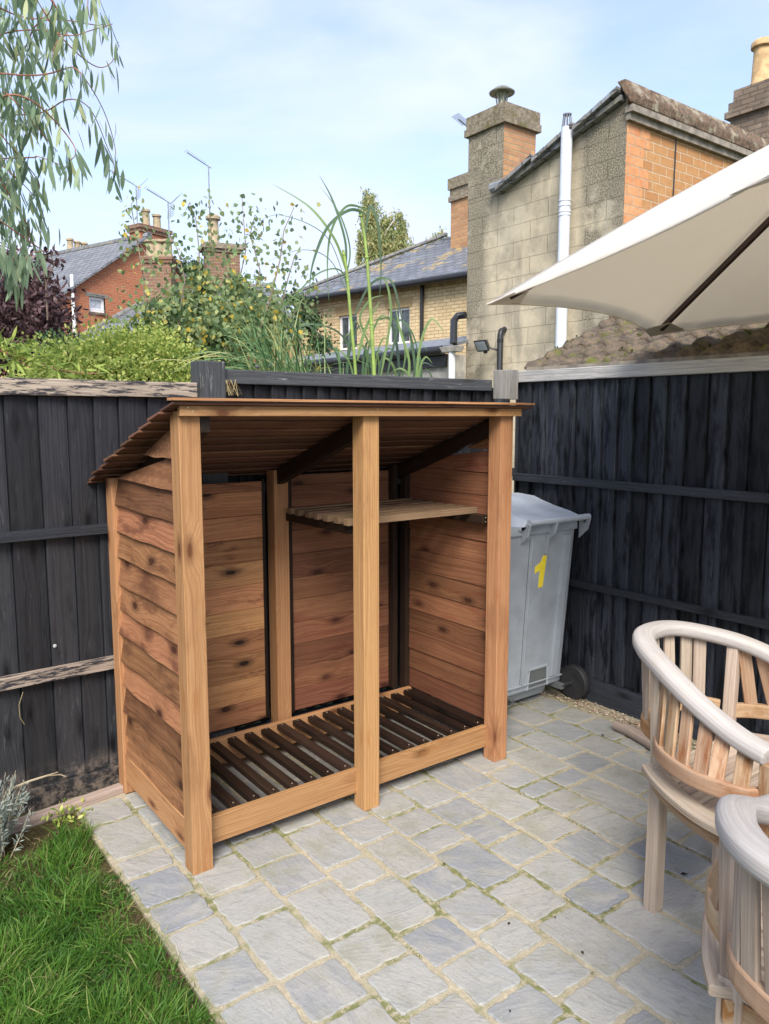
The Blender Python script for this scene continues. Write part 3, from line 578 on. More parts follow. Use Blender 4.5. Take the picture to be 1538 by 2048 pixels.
lo = loft([ringpts(2.845, 3.255, YB + .075, 3.13, .035, .03), ringpts(2.838, 3.27, YB + .05, 3.14, .115, .03), ringpts(2.833, 3.298, YB + .0, 3.14, .1155, .02), ringpts(2.832, 3.300, YB, 3.14, .15, .02), ringpts(2.805, 3.332, 2.69, 3.17, .985, .022), ringpts(2.79, 3.345, 2.675, 3.185, .99, .03), ringpts(2.79, 3.345, 2.675, 3.185, 1.035, .03)])
bo = lo.build('body', 'bin_grey', bn, .003, smooth=True)
def backY(z): return YB - (YB - 2.69) * (z - .15) / .835
bm = MB()
for (xb, xt, w) in ((2.965, 2.972, .006), (3.195, 3.232, .05)):
    c0, c1 = .16, .96
    bm.hexa([(xb, backY(c0) - .014, c0), (xb + w, backY(c0) - .014, c0), (xb + w, backY(c0) + .002, c0), (xb, backY(c0) + .002, c0), (xt, backY(c1) - .014, c1), (xt + w, backY(c1) - .014, c1), (xt + w, backY(c1) + .002, c1), (xt, backY(c1) + .002, c1)])
bm.hexa([(3.085, backY(.87) - .012, .87), (3.092, backY(.87) - .012, .87), (3.092, backY(.87), .87), (3.085, backY(.87), .87), (3.085, backY(.98) - .03, .98), (3.092, backY(.98) - .03, .98), (3.092, backY(.98), .98), (3.085, backY(.98), .98)])
bm.build('rib', 'bin_grey', bo, .002)
gm = MB(); gm.hexa([(2.956, YB - .0012, .16), (2.960, YB - .0012, .16), (2.960, YB + .002, .16), (2.956, YB + .002, .16), (2.963, backY(.96) - .0012, .96), (2.967, backY(.96) - .0012, .96), (2.967, backY(.96) + .002, .96), (2.963, backY(.96) + .002, .96)]); gm.build('groove_shade', 'bin_dark', bo)  # thin dark strip laid on the back, its colour standing in for groove shade
rc = MB(); rc.box(3.02, 3.165, YB - .0065, YB - .001, .13, .225, 0); rc.build('recess_shade', 'bin_dark', bo, .005)  # dark plate on the flat back paints the shade of a foot recess
fr = MB(); fr.hexa([(3.005, YB - .010, .118), (3.018, YB - .010, .118), (3.018, YB + .002, .118), (3.005, YB + .002, .118), (3.025, YB - .010, .236), (3.032, YB - .010, .236), (3.032, YB + .002, .236), (3.025, YB + .002, .236)])
fr.box(3.022, 3.175, YB - .0125, YB + .001, .2245, .238, 0); fr.box(3.166, 3.18, YB - .011, YB + .001, .118, .2242, 2); fr.box(2.84, 3.29, YB - .014, YB + .001, .150, .156, 0); fr.build('moulding', 'bin_grey', bo, .002)
MB().tube([(2.90, 2.64, 1.058), (3.375, 2.64, 1.056)], .0165, 14).build('handle', 'bin_lid_grey', bo, smooth=True)
for x in (2.892, 3.10, 3.366):
    hb = MB(); w = .012; hb.hexa([(x, 2.622, 1.050), (x + w, 2.622, 1.050), (x + w, 2.70, 1.060), (x, 2.70, 1.060), (x, 2.64, .985), (x + w, 2.64, .985), (x + w, 2.70, .93), (x, 2.70, .93)])
    hb.build('handle_bracket', 'bin_grey', bo, .004)
lidp = [((2.86, 3.365), 2.655, 1.068), ((2.84, 3.36), 2.72, 1.088), ((2.82, 3.365), 2.82, 1.105), ((2.80, 3.37), 2.92, 1.128), ((2.80, 3.36), 2.98, 1.150), ((2.81, 3.35), 3.10, 1.158), ((2.82, 3.34), 3.195, 1.150), ((2.82, 3.34), 3.21, 1.12)]
lm = MB(); vs = []; nx = 12
for (xs, y, z) in lidp:
    for k in range(nx):
        t = k / (nx - 1); e = min(t, 1 - t); dr = .05 * max(0, 1 - e / .12) ** 2 + (.010 if abs(t - .42) < .05 or abs(t - .78) < .05 else 0); vs.append((xs[0] + (xs[1] - xs[0]) * t, y, z - dr))
nt = len(vs); vs += [(x, y, 1.037) for (x, y, z) in vs]
def gi(i, k, o=0): return o + i * nx + k
fs = [(gi(i, k), gi(i, k + 1), gi(i + 1, k + 1), gi(i + 1, k)) for i in range(7) for k in range(nx - 1)] + [(gi(i, k, nt), gi(i + 1, k, nt), gi(i + 1, k + 1, nt), gi(i, k + 1, nt)) for i in range(7) for k in range(nx - 1)]
fs += [(gi(0, k + 1), gi(0, k), gi(0, k, nt), gi(0, k + 1, nt)) for k in range(nx - 1)] + [(gi(7, k), gi(7, k + 1), gi(7, k + 1, nt), gi(7, k, nt)) for k in range(nx - 1)]
fs += [(gi(i, 0), gi(i + 1, 0), gi(i + 1, 0, nt), gi(i, 0, nt)) for i in range(7)] + [(gi(i + 1, nx - 1), gi(i, nx - 1), gi(i, nx - 1, nt), gi(i + 1, nx - 1, nt)) for i in range(7)]
lm._add(vs, fs, vs, .5); lm.build('lid', 'bin_lid_grey', bn, .003, smooth=True)
def wheel(xc):
    m = MB(); c = (xc, 2.70, .100); prof = [(.070, -.022), (.092, -.024), (.098, -.016), (.098, .016), (.092, .024), (.070, .022)]
    w = m.lathe(c, prof, 32, axis=(1, 0, 0)).build('wheel', 'tyre_rubber', bn, smooth=True); h = MB(); h.lathe(c, [(.022, -.026), (.022, .026)], 16, axis=(1, 0, 0)); h.lathe(c, [(.071, -.006), (.071, .006)], 28, axis=(1, 0, 0))
    for k in range(8):
        a = 2 * math.pi * k / 8; d = V3(0, math.cos(a), math.sin(a)); h.board(V3(*c) + d * .02, V3(*c) + d * .071, (1, 0, 0), .040, .006)
    h.build('hub', 'black_plastic', w)
wheel(3.372); wheel(2.700)
for xa_, xb_ in ((2.68, 2.86), (3.25, 3.392)): MB().tube([(xa_, 2.70, .100), (xb_, 2.70, .100)], .011, 10).build('axle', 'black_plastic', bn)
for xa_ in (2.845, 3.245): MB().box(xa_, xa_ + .03, 2.69, YB + .06, .080, .1148, 1).build('axle_bracket', 'bin_dark', bn, .004)
def onback(x, z): return (x, backY(z) - .0012, z)
nm = MB(); one = [(3.064, .688), (3.100, .690), (3.118, .862), (3.088, .862), (3.072, .828), (3.030, .806), (3.030, .770), (3.070, .784)]
nm.prism([onback(x - .012, z) for x, z in one], (0, .0012, 0)); nm.build('number', 'yellow_vinyl', bn)

# ------------------------------------------------------------------ barrel chairs
def chair(name, label, loc, rz):
    t = thing(name, label, 'garden chair', loc, 'weathered wooden barrel chairs'); 
    def W(p): return V3(*loc) + V3(p[0], p[1] - 0, p[2])
    half = [(.300, -.385, .695), (.297, -.32, .708), (.288, -.25, .728), (.280, -.17, .762), (.262, -.09, .797), (.228, -.01, .824), (.178, .072, .842), (.115, .138, .856), (.045, .170, .862)]
    railc = [V3(-x, y, z) for x, y, z in half] + [V3(x, y, z) for x, y, z in half[::-1]]
    def smooth(pts, n=6):
        out = []
        for i in range(len(pts) - 1):
            p0, p1, p2, p3 = pts[max(i - 1, 0)], pts[i], pts[i + 1], pts[min(i + 2, len(pts) - 1)]
            for k in range(n):
                u = k / n; out.append(.5 * ((2 * p1) + (p2 - p0) * u + (2 * p0 - 5 * p1 + 4 * p2 - p3) * u * u + (3 * p1 - p0 - 3 * p2 + p3) * u ** 3))
        return out + [pts[-1]]
    rail = smooth(railc); m = MB(); m.tube([W(p) for p in rail], 1., 16, r=.5, ell=(.037, .025, 2.9)); m.build('top_rail', 'teak_rail', t, .004, smooth=True)
    lh = [(.292, -.385), (.335, -.33), (.352, -.22), (.325, -.12), (.275, -.04), (.205, .012)]
    low = smooth([V3(-x, y, .575 + .0 * i) for i, (x, y) in enumerate(lh)], 5); lowr = [V3(-p[0], p[1], p[2]) for p in low]; bk = smooth([V3(-.195, .03, .585), V3(-.14, .105, .59), V3(0, .150, .59), V3(.14, .105, .59), V3(.195, .03, .585)], 5)
    for q in (low, lowr, bk):
        m = MB(); m.tube([W(p) for p in q], 1., 8, ell=(.013, .026, 6.)); m.build('lower_rail', 'teak_worn', t, .002)
    def nearest(q, a, b):  # point on rail at plan angle
        return min(q, key=lambda p: (p[0] - a) ** 2 + (p[1] - b) ** 2)
    # side slats
    for sgn in (-1, 1):
        for y in (-.335, -.275, -.215, -.155, -.095, -.04):
            lp = min(low, key=lambda p: abs(p[1] - y)); up_ = min([p for p in rail if p[0] < 0], key=lambda p: abs(p[1] - (y + .02)))
            tg = unit(low[min(low.index(lp) + 1, len(low) - 1)] - low[max(low.index(lp) - 1, 0)]) if False else V3(0, 1, 0)
            i = [k for k, p in enumerate(low) if p is lp][0]; tg = unit(low[min(i + 1, len(low) - 1)] - low[max(i - 1, 0)])
            a = V3(lp[0] * -sgn, lp[1], lp[2] + .018); b = V3(up_[0] * -sgn, up_[1], up_[2] - .018); tw = V3(tg[0] * -sgn, tg[1], tg[2])
            MB().board(W(a), W(b), tw, .043, .012).build('slat', 'teak_worn', t, .003)
    for x in (-.162, -.108, -.054, 0., .054, .108, .162):
        lp = min(bk, key=lambda p: abs(p[0] - x)); up_ = min([p for p in rail if p[1] > .0], key=lambda p: (p[0] - lp[0] * 1.06) ** 2 + (p[1] - lp[1] - .02) ** 2); i = [k for k, p in enumerate(bk) if p is lp][0]; tg = unit(bk[min(i + 1, len(bk) - 1)] - bk[max(i - 1, 0)])
        MB().board(W(lp + V3(0, 0, .018)), W(up_ - V3(0, 0, .018)), tg, .043, .012).build('slat', 'teak_pale', t, .003)
    # legs: the rear pair runs up to the rail, the front pair carries the arm ends
    for sgn in (-1, 1):
        x = sgn * .205; up_ = min([p for p in rail if p[0] * sgn > 0 and p[1] > -.15], key=lambda p: (p[0] - sgn * .235) ** 2 + (p[1] - .02) ** 2)
        b = MB(); b.board(W((x, 0, 0)), W((x, .0, .50)), (1, 0, 0), .050, .042); b.board(W((x, .0, .5005)), W((up_[0], up_[1], up_[2] - .02)), (1, .2 * sgn, 0), .050, .036); b.build('leg', 'teak_pale', t, .003)
        b = MB(); b.board(W((sgn * .298, -.392, 0)), W((sgn * .298, -.392, .675)), (1, 0, 0), .046, .046); b.build('leg', 'teak_worn', t, .003)
    # seat: bulging side rims, front and rear rims, slats between
    sh_ = [(.205, .028), (.262, -.045), (.322, -.15), (.362, -.26), (.368, -.36), (.345, -.44)]
    sp = smooth([V3(-x, y, .476) for x, y in sh_], 5)
    seat = MB()
    for q in (sp, [V3(-p[0], p[1], p[2]) for p in sp]): seat.tube([W(p) for p in q], 1., 8, ell=(.034, .013, 7.))
    fr_ = smooth([V3(-.33, -.445, .476), V3(-.17, -.475, .476), V3(0, -.485, .476), V3(.17, -.475, .476), V3(.33, -.445, .476)], 5)
    seat.tube([W(p) for p in fr_], 1., 8, ell=(.034, .013, 7.))
    y = -.40
    while y < .03:
        hw = np.interp(y, [q[1] for q in sh_[::-1]], [q[0] for q in sh_[::-1]]) - .022; seat.board(W((-hw, y, .474)), W((hw, y, .474)), (0, 1, 0), .044, .014); y += .056
    seat.build('seat', 'teak_pale', t, .002)
    ap = MB()
    for q in (sp, [V3(-p[0], p[1], p[2]) for p in sp]): ap.tube([W(V3(p[0] * .97, p[1], .438)) for p in q], 1., 8, ell=(.011, .026, 7.))
    ap.board(W((-.31, -.44, .436)), W((.31, -.44, .436)), (0, 0, 1), .05, .02); ap.board(W((-.2, .0, .436)), W((.2, .0, .436)), (0, 0, 1), .05, .02); ap.build('apron', 'teak_worn', t, .002)
    t.rotation_euler = (0, 0, rz); return t
chair('barrel_chair', 'weathered barrel chair with orange-stained slats, standing on the paving before the black fence', (2.292, 1.322, 0.0), 0)
chair('barrel_chair', 'barrel chair nearest the camera, its pale bleached rail cut by the photo edge', (1.382, .484, 0.0), R(90))

# ------------------------------------------------------------------ parasol
pa = thing('parasol', 'cream canvas parasol with dark brown ribs, spread over the wooden chairs', 'parasol', (3.173, 1.149, 0))
def rot3(rx, ry, rz):
    cx, sx, cy, sy, cz, sz = math.cos(rx), math.sin(rx), math.cos(ry), math.sin(ry), math.cos(rz), math.sin(rz)
    return np.array([[1, 0, 0], [0, 1, 0], [0, 0, 1.]]) @ np.array([[cy, 0, sy], [0, 1, 0], [-sy, 0, cy]]) @ np.array([[1, 0, 0], [0, cx, -sx], [0, sx, cx]]) @ np.array([[cz, -sz, 0], [sz, cz, 0], [0, 0, 1]])
AP = V3(3.173, 1.149, 2.803); M3 = rot3(-.045, .002, 3.305); RR = 1.5; HH = .702
tips = [AP + M3 @ V3(RR * math.cos(2 * math.pi * k / 6), RR * math.sin(2 * math.pi * k / 6), -HH) for k in range(6)]
cm = MB(); NS, NU = 14, 16; vs = []; fs = []
for k in range(6):
    a, b = tips[k], tips[(k + 1) % 6]; base = len(vs)
    for i in range(NU + 1):
        u = i / NU
        for j in range(NS + 1):
            s_ = j / NS; p = AP * (1 - u) + (a * (1 - s_) + b * s_) * u; e = 4 * s_ * (1 - s_)
            rad = unit((a + b) / 2 - AP); p = p - rad * .13 * e * u ** 4 + V3(0, 0, -.035) * e * u + V3(0, 0, .02 * math.sin(math.pi * u) )
            p = p + V3(0, 0, .004 * math.sin(s_ * 40 + u * 9) * (u ** 3) * e); vs.append(p)
    fs += [(base + i * (NS + 1) + j, base + i * (NS + 1) + j + 1, base + (i + 1) * (NS + 1) + j + 1, base + (i + 1) * (NS + 1) + j) for i in range(NU) for j in range(NS)]
cm._add(vs, fs, vs, .5); co = cm.build('canopy', 'canvas', pa, smooth=True); md = co.modifiers.new('s', 'SOLIDIFY'); md.thickness = .0012; md.offset = 0
hm = MB()
for k in range(6):
    a, b = tips[k], tips[(k + 1) % 6]; rad = unit((a + b) / 2 - AP)
    hm.tube([a * (1 - s_) + b * s_ - rad * .13 * 4 * s_ * (1 - s_) + V3(0, 0, -.035) * 4 * s_ * (1 - s_) for s_ in np.linspace(0, 1, 25)], .0035, 6)
hm.build('hem', 'canvas_pocket', co)
for k in range(6):
    d = unit(tips[k] - AP); L = np.linalg.norm(tips[k] - AP)
    MB().board(AP + d * .05 - V3(0, 0, .020), AP + d * (L - .10) - V3(0, 0, .020), np.cross(d, V3(0, 0, 1)), .020, .028).build('rib', 'pole_brown', pa, .003)
    pk = MB(); t_ = tips[k]; a, b = tips[(k + 1) % 6], tips[(k - 1) % 6]; q = .15
    for (o_, off_) in ((a, .004), (b, .004)):
        pk.prism([t_ + d * .004 - V3(0, 0, off_), t_ + unit(o_ - t_) * q - d * .05 - V3(0, 0, off_ + .004), t_ - d * q * 1.25 - V3(0, 0, off_ + .034)][::1], (0, 0, .002))
    pk.build('corner_pocket', 'canvas_pocket', co)
MB().tube([(3.173, 1.149, .02), tuple(AP + V3(0, 0, .05))], .019, 14).build('pole', 'pole_brown', pa, smooth=True)
MB().lathe((3.173, 1.149, 0.003), [(.0, 0), (.20, .0), (.20, .045), (.06, .07), (.03, .3), (.0, .3)], 28).build('base', 'black_plastic', pa, smooth=True)
MB().lathe(tuple(AP + V3(0, 0, .03)), [(.03, 0), (.03, .04), (.0, .08)], 12).build('finial', 'pole_brown', pa)
# ------------------------------------------------------------------ houses beyond the fence
UPZ = V3(0, 0, 1)
def wall_holes(m, o, U, Lh, z0, z1, holes, depth=.09):
    """vertical wall from o along U (seen from the side where U runs to the viewer's right); holes = (u0, u1, za, zb)"""
    U = unit(U); us = sorted({0, Lh, *[h[0] for h in holes], *[h[1] for h in holes]}); zs = sorted({z0, z1, *[h[2] for h in holes], *[h[3] for h in holes]}); o = V3(o[0], o[1], 0); Nn = np.cross(U, UPZ)
    q = lambda u, z: o + U * u + UPZ * z
    for a, b in zip(us, us[1:]):
        for c, d in zip(zs, zs[1:]):
            if any(h[0] <= a and b <= h[1] and h[2] <= c and d <= h[3] for h in holes): continue
            m.face([q(a, c), q(b, c), q(b, d), q(a, d)], U)
    for (a, b, c, d) in holes:
        I = -Nn * depth
        for p1, p2 in ((q(a, c), q(b, c)), (q(b, c), q(b, d)), (q(b, d), q(a, d)), (q(a, d), q(a, c))): m.face([p2, p1, p1 + I, p2 + I])
    return Nn
def window(parent, o, U, h, mull=(.5,), glass='glass_dark', depth=.06, fw=.055, sill=True, bar=None):
    U = unit(U); o = V3(o[0], o[1], 0); Nn = np.cross(U, UPZ); a, b, c, d = h; q = lambda u, z, k=0: o + U * u + UPZ * z - Nn * (depth + k)
    f = MB()
    def bar_(u0, u1, z0, z1): f.prism([q(u0, z0), q(u1, z0), q(u1, z1), q(u0, z1)], -Nn * .05)
    bar_(a, b, c, c + fw); bar_(a, b, d - fw, d); bar_(a, a + fw, c + fw, d - fw); bar_(b - fw, b, c + fw, d - fw)
    for t_ in mull: x = a + (b - a) * t_; bar_(x - fw * .5, x + fw * .5, c + fw, d - fw)
    if bar: bar_(a + fw, b - fw, c + (d - c) * bar - .02, c + (d - c) * bar + .02)
    w_ = f.build('window', 'window_white', parent)
    g_ = MB(); g_.face([q(a, c, .03), q(b, c, .03), q(b, d, .03), q(a, d, .03)]); g_.build('pane', glass, w_)
    if sill: s_ = MB(); s_.prism([o + U * (a - .06) + UPZ * (c - .06) + Nn * .05, o + U * (b + .06) + UPZ * (c - .06) + Nn * .05, o + U * (b + .06) + UPZ * (c - .002) + Nn * .05, o + U * (a - .06) + UPZ * (c - .002) + Nn * .05], -Nn * .10); s_.build('sill', 'grey_stone', w_)
def pot(m, c, r_, h, flare=1.15): m.lathe(c, [(r_ * 1.1, -.06), (r_ * 1.1, .03), (r_, .05), (r_ * .88, h * .82), (r_ * flare, h * .84), (r_ * flare, h * .94), (r_ * .95, h), (r_ * .7, h), (r_ * .7, h - .1)], 16)
def stack(parent, c, U, lu, lw, z0, z1, mat, pots, pmat='buff_pot', capm=None, steps=((.05, .16), (.09, .10)), flare=1.15):
    """c = plan centre; courses step out below the top"""
    U = unit(U); W = np.cross(UPZ, U); m = MB(); c = V3(c[0], c[1], 0)
    def blk(mm, e, a, b): mm.cuboid(c - U * (lu / 2 + e) - W * (lw / 2 + e) + UPZ * a, U, W, lu + 2 * e, lw + 2 * e, b - a)
    zt = z1 - sum(s_[1] for s_ in steps); blk(m, 0, z0, zt); z = zt
    ch = m.build('chimney', mat, parent); cp = MB()
    for e, h in steps: blk(cp, e, z + .001, z + h); z += h
    cp.build('chimney_cap', capm or mat, ch)
    for (u, r_, h) in pots:
        p = MB(); pot(p, c + U * u + UPZ * (z1 + .05), r_, h, flare); p.build('pot', pmat, ch, smooth=True)
    return ch
# --- tall rendered house
XW = 8.0; rh = thing('rendered_house', 'tall cement-rendered house with chimney, white flue pipe and orange brick side', 'house', (XW, 7, 0))
ya = at_X(935, 500, XW)[1]; yb = at_X(1006, 372, XW)[1]; yc = at_X(1252, 300, XW)[1]; zb = at_X(1006, 378, XW)[2]; zt = at_X(1256, 186, XW)[2]
m = MB(); m.face([(XW, ya, 0), (XW, yc, 0), (XW, yc, zt), (XW, yb, zb), (XW, ya, zb)], (0, -1, 0), org=V3(XW, ya, 0)); m.build('gable_wall', 'cement_render', rh)
m = MB(); m.face([(XW, yc, 0), (16, yc, 0), (16, yc, zt), (XW, yc, zt)], (1, 0, 0)); m.face([(16, ya, 0), (XW, ya, 0), (XW, ya, zb), (16, ya, zb)]); m.build('brick_wall', 'orange_brick', rh)
m = MB(); i = 0; z = 0.
while z < zt - .02: L_ = .46 if i % 2 else .34; m.prism([(XW + .0, yc - .004, z), (XW + L_, yc - .004, z), (XW + L_, yc - .004, min(z + .23, zt)), (XW, yc - .004, min(z + .23, zt))], (0, .003, 0), (1, 0, 0)); z += .23; i += 1
m.build('quoins', 'quoin_brick', rh)
zch = at_X(935, 274, XW)[2]; zct = at_X(935, 215, XW)[2]; xch = at_Y(1071, 300, yb)[0]
m = MB(); m.cuboid((XW, yb, zb + .001), (1, 0, 0), (0, 1, 0), xch - XW, ya - yb, zch - zb); chm = m.build('chimney', 'old_brick', rh)
m = MB(); m.prism([(XW - .004, ya + .003, zb - .001), (XW - .004, yb, zb - .001), (XW - .004, yb, zch - .001), (XW - .004, ya + .003, zch - .001)], (.003, 0, 0), (0, -1, 0)); m.build('render_coat', 'cement_render', chm)
m = MB(); m.cuboid((XW - .05, yb - .06, zch - .02), (1, 0, 0), (0, 1, 0), xch - XW + .10, ya - yb + .11, .10); m.cuboid((XW - .03, yb - .04, zch + .0805), (1, 0, 0), (0, 1, 0), xch - XW + .07, ya - yb + .07, .17)
c_ = [(XW - .02, yb - .03), (xch + .03, yb - .03), (xch + .03, ya + .02), (XW - .02, ya + .02)]; zz = zch + .251; cx_, cy_ = (XW + xch) / 2, (ya + yb) / 2
for a_, b_ in zip(c_, c_[1:] + c_[:1]): m.face([(*a_, zz), (*b_, zz), ((b_[0] + cx_) / 2, (b_[1] + cy_) / 2, zz + .05), ((a_[0] + cx_) / 2, (a_[1] + cy_) / 2, zz + .05)])
m.face([((a_[0] + cx_) / 2, (a_[1] + cy_) / 2, zz + .05) for a_ in c_]); m.build('chimney_cap', 'cap_moss', chm)
m = MB(); cc = (cx_ - .02, cy_, zz + .045); m.lathe(cc, [(.095, 0), (.060, .07), (.050, .19), (.085, .255), (.08, .26)], 16)
for k in range(6): a_ = k * math.pi / 3; m.tube([V3(*cc) + V3(.05 * math.cos(a_), .05 * math.sin(a_), .02), V3(*cc) + V3(.09 * math.cos(a_), .10 * math.sin(a_), .26)], .009, 5)
m.lathe(V3(*cc) + V3(0, 0, .25), [(.0, .0), (.180, .0), (.186, .014), (.11, .070), (.03, .105), (.0, .110)], 24); m.build('cowl', 'cowl_metal', chm, smooth=True)
# roof verge, roof slab, mossy coping with its timber gutter board
ry = V3(0, yc - yb, zt - zb); m = MB()
m.prism([(XW - .10, yb + .02, zb - .01), (XW - .10, yb + .02, zb - .07), (XW - .10, yc + .03, zt - .09), (XW - .10, yc + .03, zt - .03)][::-1], (6, 0, 0)); roof = m.build('roof', 'slate_dull', rh)
for k in range(9):
    t0, t1 = k / 9 * .985, (k + .93) / 9 * .985; a_ = V3(XW - .16, yb, zb) + V3(0, ry[1] * t0, ry[2] * t0); b_ = V3(XW - .16, yb, zb) + V3(0, ry[1] * t1, ry[2] * t1); up = -.045 + .04 * ((k * 7) % 3) / 2
    v_ = MB(); v_.prism([a_ + UPZ * up, a_ + UPZ * (up + .05), b_ + UPZ * (up + .075), b_ + UPZ * (up + .02)][::-1], (.5, 0, 0)); v_.build('verge_tile', 'slate_dull', roof)
m = MB(); m.tube([V3(XW - .1, yb + .14, zb + .02), V3(XW - .02, yb - .1, zb + .06), V3(XW + .3, yb - .06, zb + .10)], [.07, .06, .05], 8); m.build('lead_flashing', 'lead', roof)
x = XW - .10; zc0 = at_Y(1256, 243, yc)[2]
while x < 15: w_ = .44 * random.uniform(.9, 1.1); cpg = MB(); cpg.hexa([(x, yc - .10, zc0 + .158), (x, yc - .12, zc0 + .27), (x, yc - .02, zc0 + .45), (x, yc + .10, zc0 + .45), (x + w_, yc - .10, zc0 + .158), (x + w_, yc - .12, zc0 + .27), (x + w_, yc - .02, zc0 + .45), (x + w_, yc + .10, zc0 + .45)]); cpg.build('coping_stone', 'coping_moss', roof, .02); x += w_ + .015
m = MB(); m.box(XW - .05, 15, yc - .11, yc - .006, zc0 + .08, zc0 + .155, 0); m.box(XW - .03, 15, yc - .06, yc - .006, zc0 + .0, zc0 + .078, 0); m.build('gutter_board', 'timber_trim', rh)
# flue pipe with cage top
fy = at_X(1127, 500, XW - .12)[1]; z1_ = at_X(1127, 258, XW - .12)[2]; m = MB(); m.tube([(XW - .12, fy, 1.2), (XW - .12, fy, z1_)], .073, 18, r=.5)
fl_ = m.build('flue_pipe', 'flue_white', rh, smooth=True)
m = MB()
for yy in (402, 412, 424, 431): zz_ = at_X(1127, yy, XW - .12)[2]; m.lathe((XW - .12, fy, zz_), [(.074, -.012), (.080, -.012), (.080, .012), (.074, .012)], 18)
m.build('joint_collar', 'flue_white', fl_, smooth=True); m = MB()
for k in range(10): a_ = k * math.pi / 5; m.tube([(XW - .12 + .065 * math.cos(a_), fy + .065 * math.sin(a_), z1_), (XW - .12 + .045 * math.cos(a_), fy + .045 * math.sin(a_), z1_ + .16)], .006, 5)
m.lathe((XW - .12, fy, z1_ + .15), [(0, 0), (.055, 0), (.055, .012), (0, .02)], 14); m.build('flue_cage', 'lead', fl_)
m = MB(); sy_ = at_X(1350, 420, XW)[1]; px_ = at_Y(1353, 270, yc - .02)[0]; m.tube([(px_, yc - .02, zc0 + .05), (px_ - .02, yc - .02, zc0 - 1.6)], .008, 6); m.build('cable', 'gutter_black', rh)
# vent pipe elbow low on the gable, and the floodlight it carries
vy = at_X(1000, 700, XW - .1)[1]; vz = at_X(1000, 662, XW - .1)[2]; m = MB(); m.tube([(XW - .1, vy, .4), (XW - .1, vy, vz - .05), (XW - .08, vy + .005, vz), (XW - .0, vy + .01, vz + .03)], .042, 12); m.build('vent_pipe', 'gutter_black', rh, smooth=True)
m = MB(); m.lathe((XW - .1, vy, vz - .75), [(.047, 0), (.047, .05)], 12); m.lathe((XW - .1, vy, vz - .16), [(.047, 0), (.047, .05)], 12); m.build('pipe_collar', 'gutter_black', rh)
c0 = at_X(965, 690, XW - .28); fd = thing('floodlight', 'small black halogen floodlight on an arm, mounted on the pale rendered wall', 'floodlight', c0)
n_ = unit(V3(-.75, -.05, -.45)); s_ = unit(np.cross(UPZ, n_)); u_ = np.cross(n_, s_); q = lambda a, b, k: c0 + s_ * a + u_ * b + n_ * k
m = MB(); m.hexa([q(-.07, -.05, -.06), q(.07, -.05, -.06), q(.07, .05, -.06), q(-.07, .05, -.06), q(-.115, -.09, .03), q(.115, -.09, .03), q(.115, .09, .03), q(-.115, .09, .03)]); m.build('housing', 'black_plastic', fd, .006)
m = MB(); m.hexa([q(-.09, -.065, .031), q(.09, -.065, .031), q(.09, .065, .031), q(-.09, .065, .031), q(-.09, -.065, .038), q(.09, -.065, .038), q(.09, .065, .038), q(-.09, .065, .038)]); m.build('lamp_glass', 'lamp_glass', fd)
m = MB(); m.tube([q(0, -.06, -.08), q(0, -.11, -.12), V3(XW - .02, c0[1] - .08, c0[2] - .07)], .014, 8); m.build('arm', 'black_plastic', fd)
m = MB(); m.lathe(q(-.02, -.12, -.03), [(0, -.03), (.03, -.02), (.03, .02), (0, .03)], 12); m.build('sensor', 'black_plastic', fd, smooth=True)
# --- mossy tiled outbuilding roof behind the right fence
ob = thing('outbuilding', 'low outbuilding with a mossy pantile roof just behind the grey-capped fence', 'outbuilding', (4.3, 1.6, 0))
x0, z0 = 3.62, 1.885; x1 = 4.50; ys, ye = 3.34, -1.6; slp = .43
nr = 5; ns = 7; ncy = int((ys - ye) / .014); vs = []; fs = []; cl = (x1 - x0) / nr
for i in range(nr):
    base = len(vs); jit = [random.uniform(-.003, .003) for _ in range(40)]
    for a_ in range(3):
        xx = x0 + cl * i + (-.03, .0, cl)[a_]; 
        for j in range(ncy + 1):
            yy = ys - j * .014 + 0.0; ph = (yy / .15) % 1.; col_ = int(yy / .15) % 40; prof = .024 * max(0, math.sin(math.pi * min(ph / .55, 1))) - .012 * math.sin(math.pi * max(0, (ph - .45) / .55))
            zz_ = z0 + (xx - x0) * slp + prof + (.030 + jit[col_] if a_ == 0 else .028 + jit[col_] if a_ == 1 else .0); 
            if a_ == 0: zz_ -= .022
            vs.append((xx + jit[(col_ + 9) % 40] * 1.5 * (a_ < 2), yy, zz_))
    w_ = ncy + 1; fs += [(base + a_ * w_ + j, base + a_ * w_ + j + 1, base + (a_ + 1) * w_ + j + 1, base + (a_ + 1) * w_ + j) for a_ in range(2) for j in range(ncy)]
m = MB(); m._add(vs, fs, vs, .5); rfo = m.build('pantile_roof', 'tile_moss', ob, smooth=True); md = rfo.modifiers.new('s', 'SOLIDIFY'); md.thickness = .014
m = MB(); m.tube([(x1 + .02, ys + .02, z0 + (x1 - x0) * slp + .02), (x1 + .02, ye, z0 + (x1 - x0) * slp + .02)], .085, 10); m.build('ridge_tiles', 'tile_moss', ob, smooth=True)
m = MB(); m.prism([(x1 + .02, ys, z0 + (x1 - x0) * slp), (x1 + .9, ys, z0), (x1 + .9, ye, z0), (x1 + .02, ye, z0 + (x1 - x0) * slp)][::-1], (0, 0, -.04)); m.build('rear_roof', 'tile_moss', ob)
m = MB(); m.cuboid((x0 + .08, ye + .05, 0), (1, 0, 0), (0, 1, 0), 1.6, ys - ye - .1, z0 - .03); m.build('wall', 'wall_grey', ob); MB().box(3.585, 3.612, ye, ys - .02, 1.74, 1.902, 1).build('eaves_board', 'timber_trim', ob)
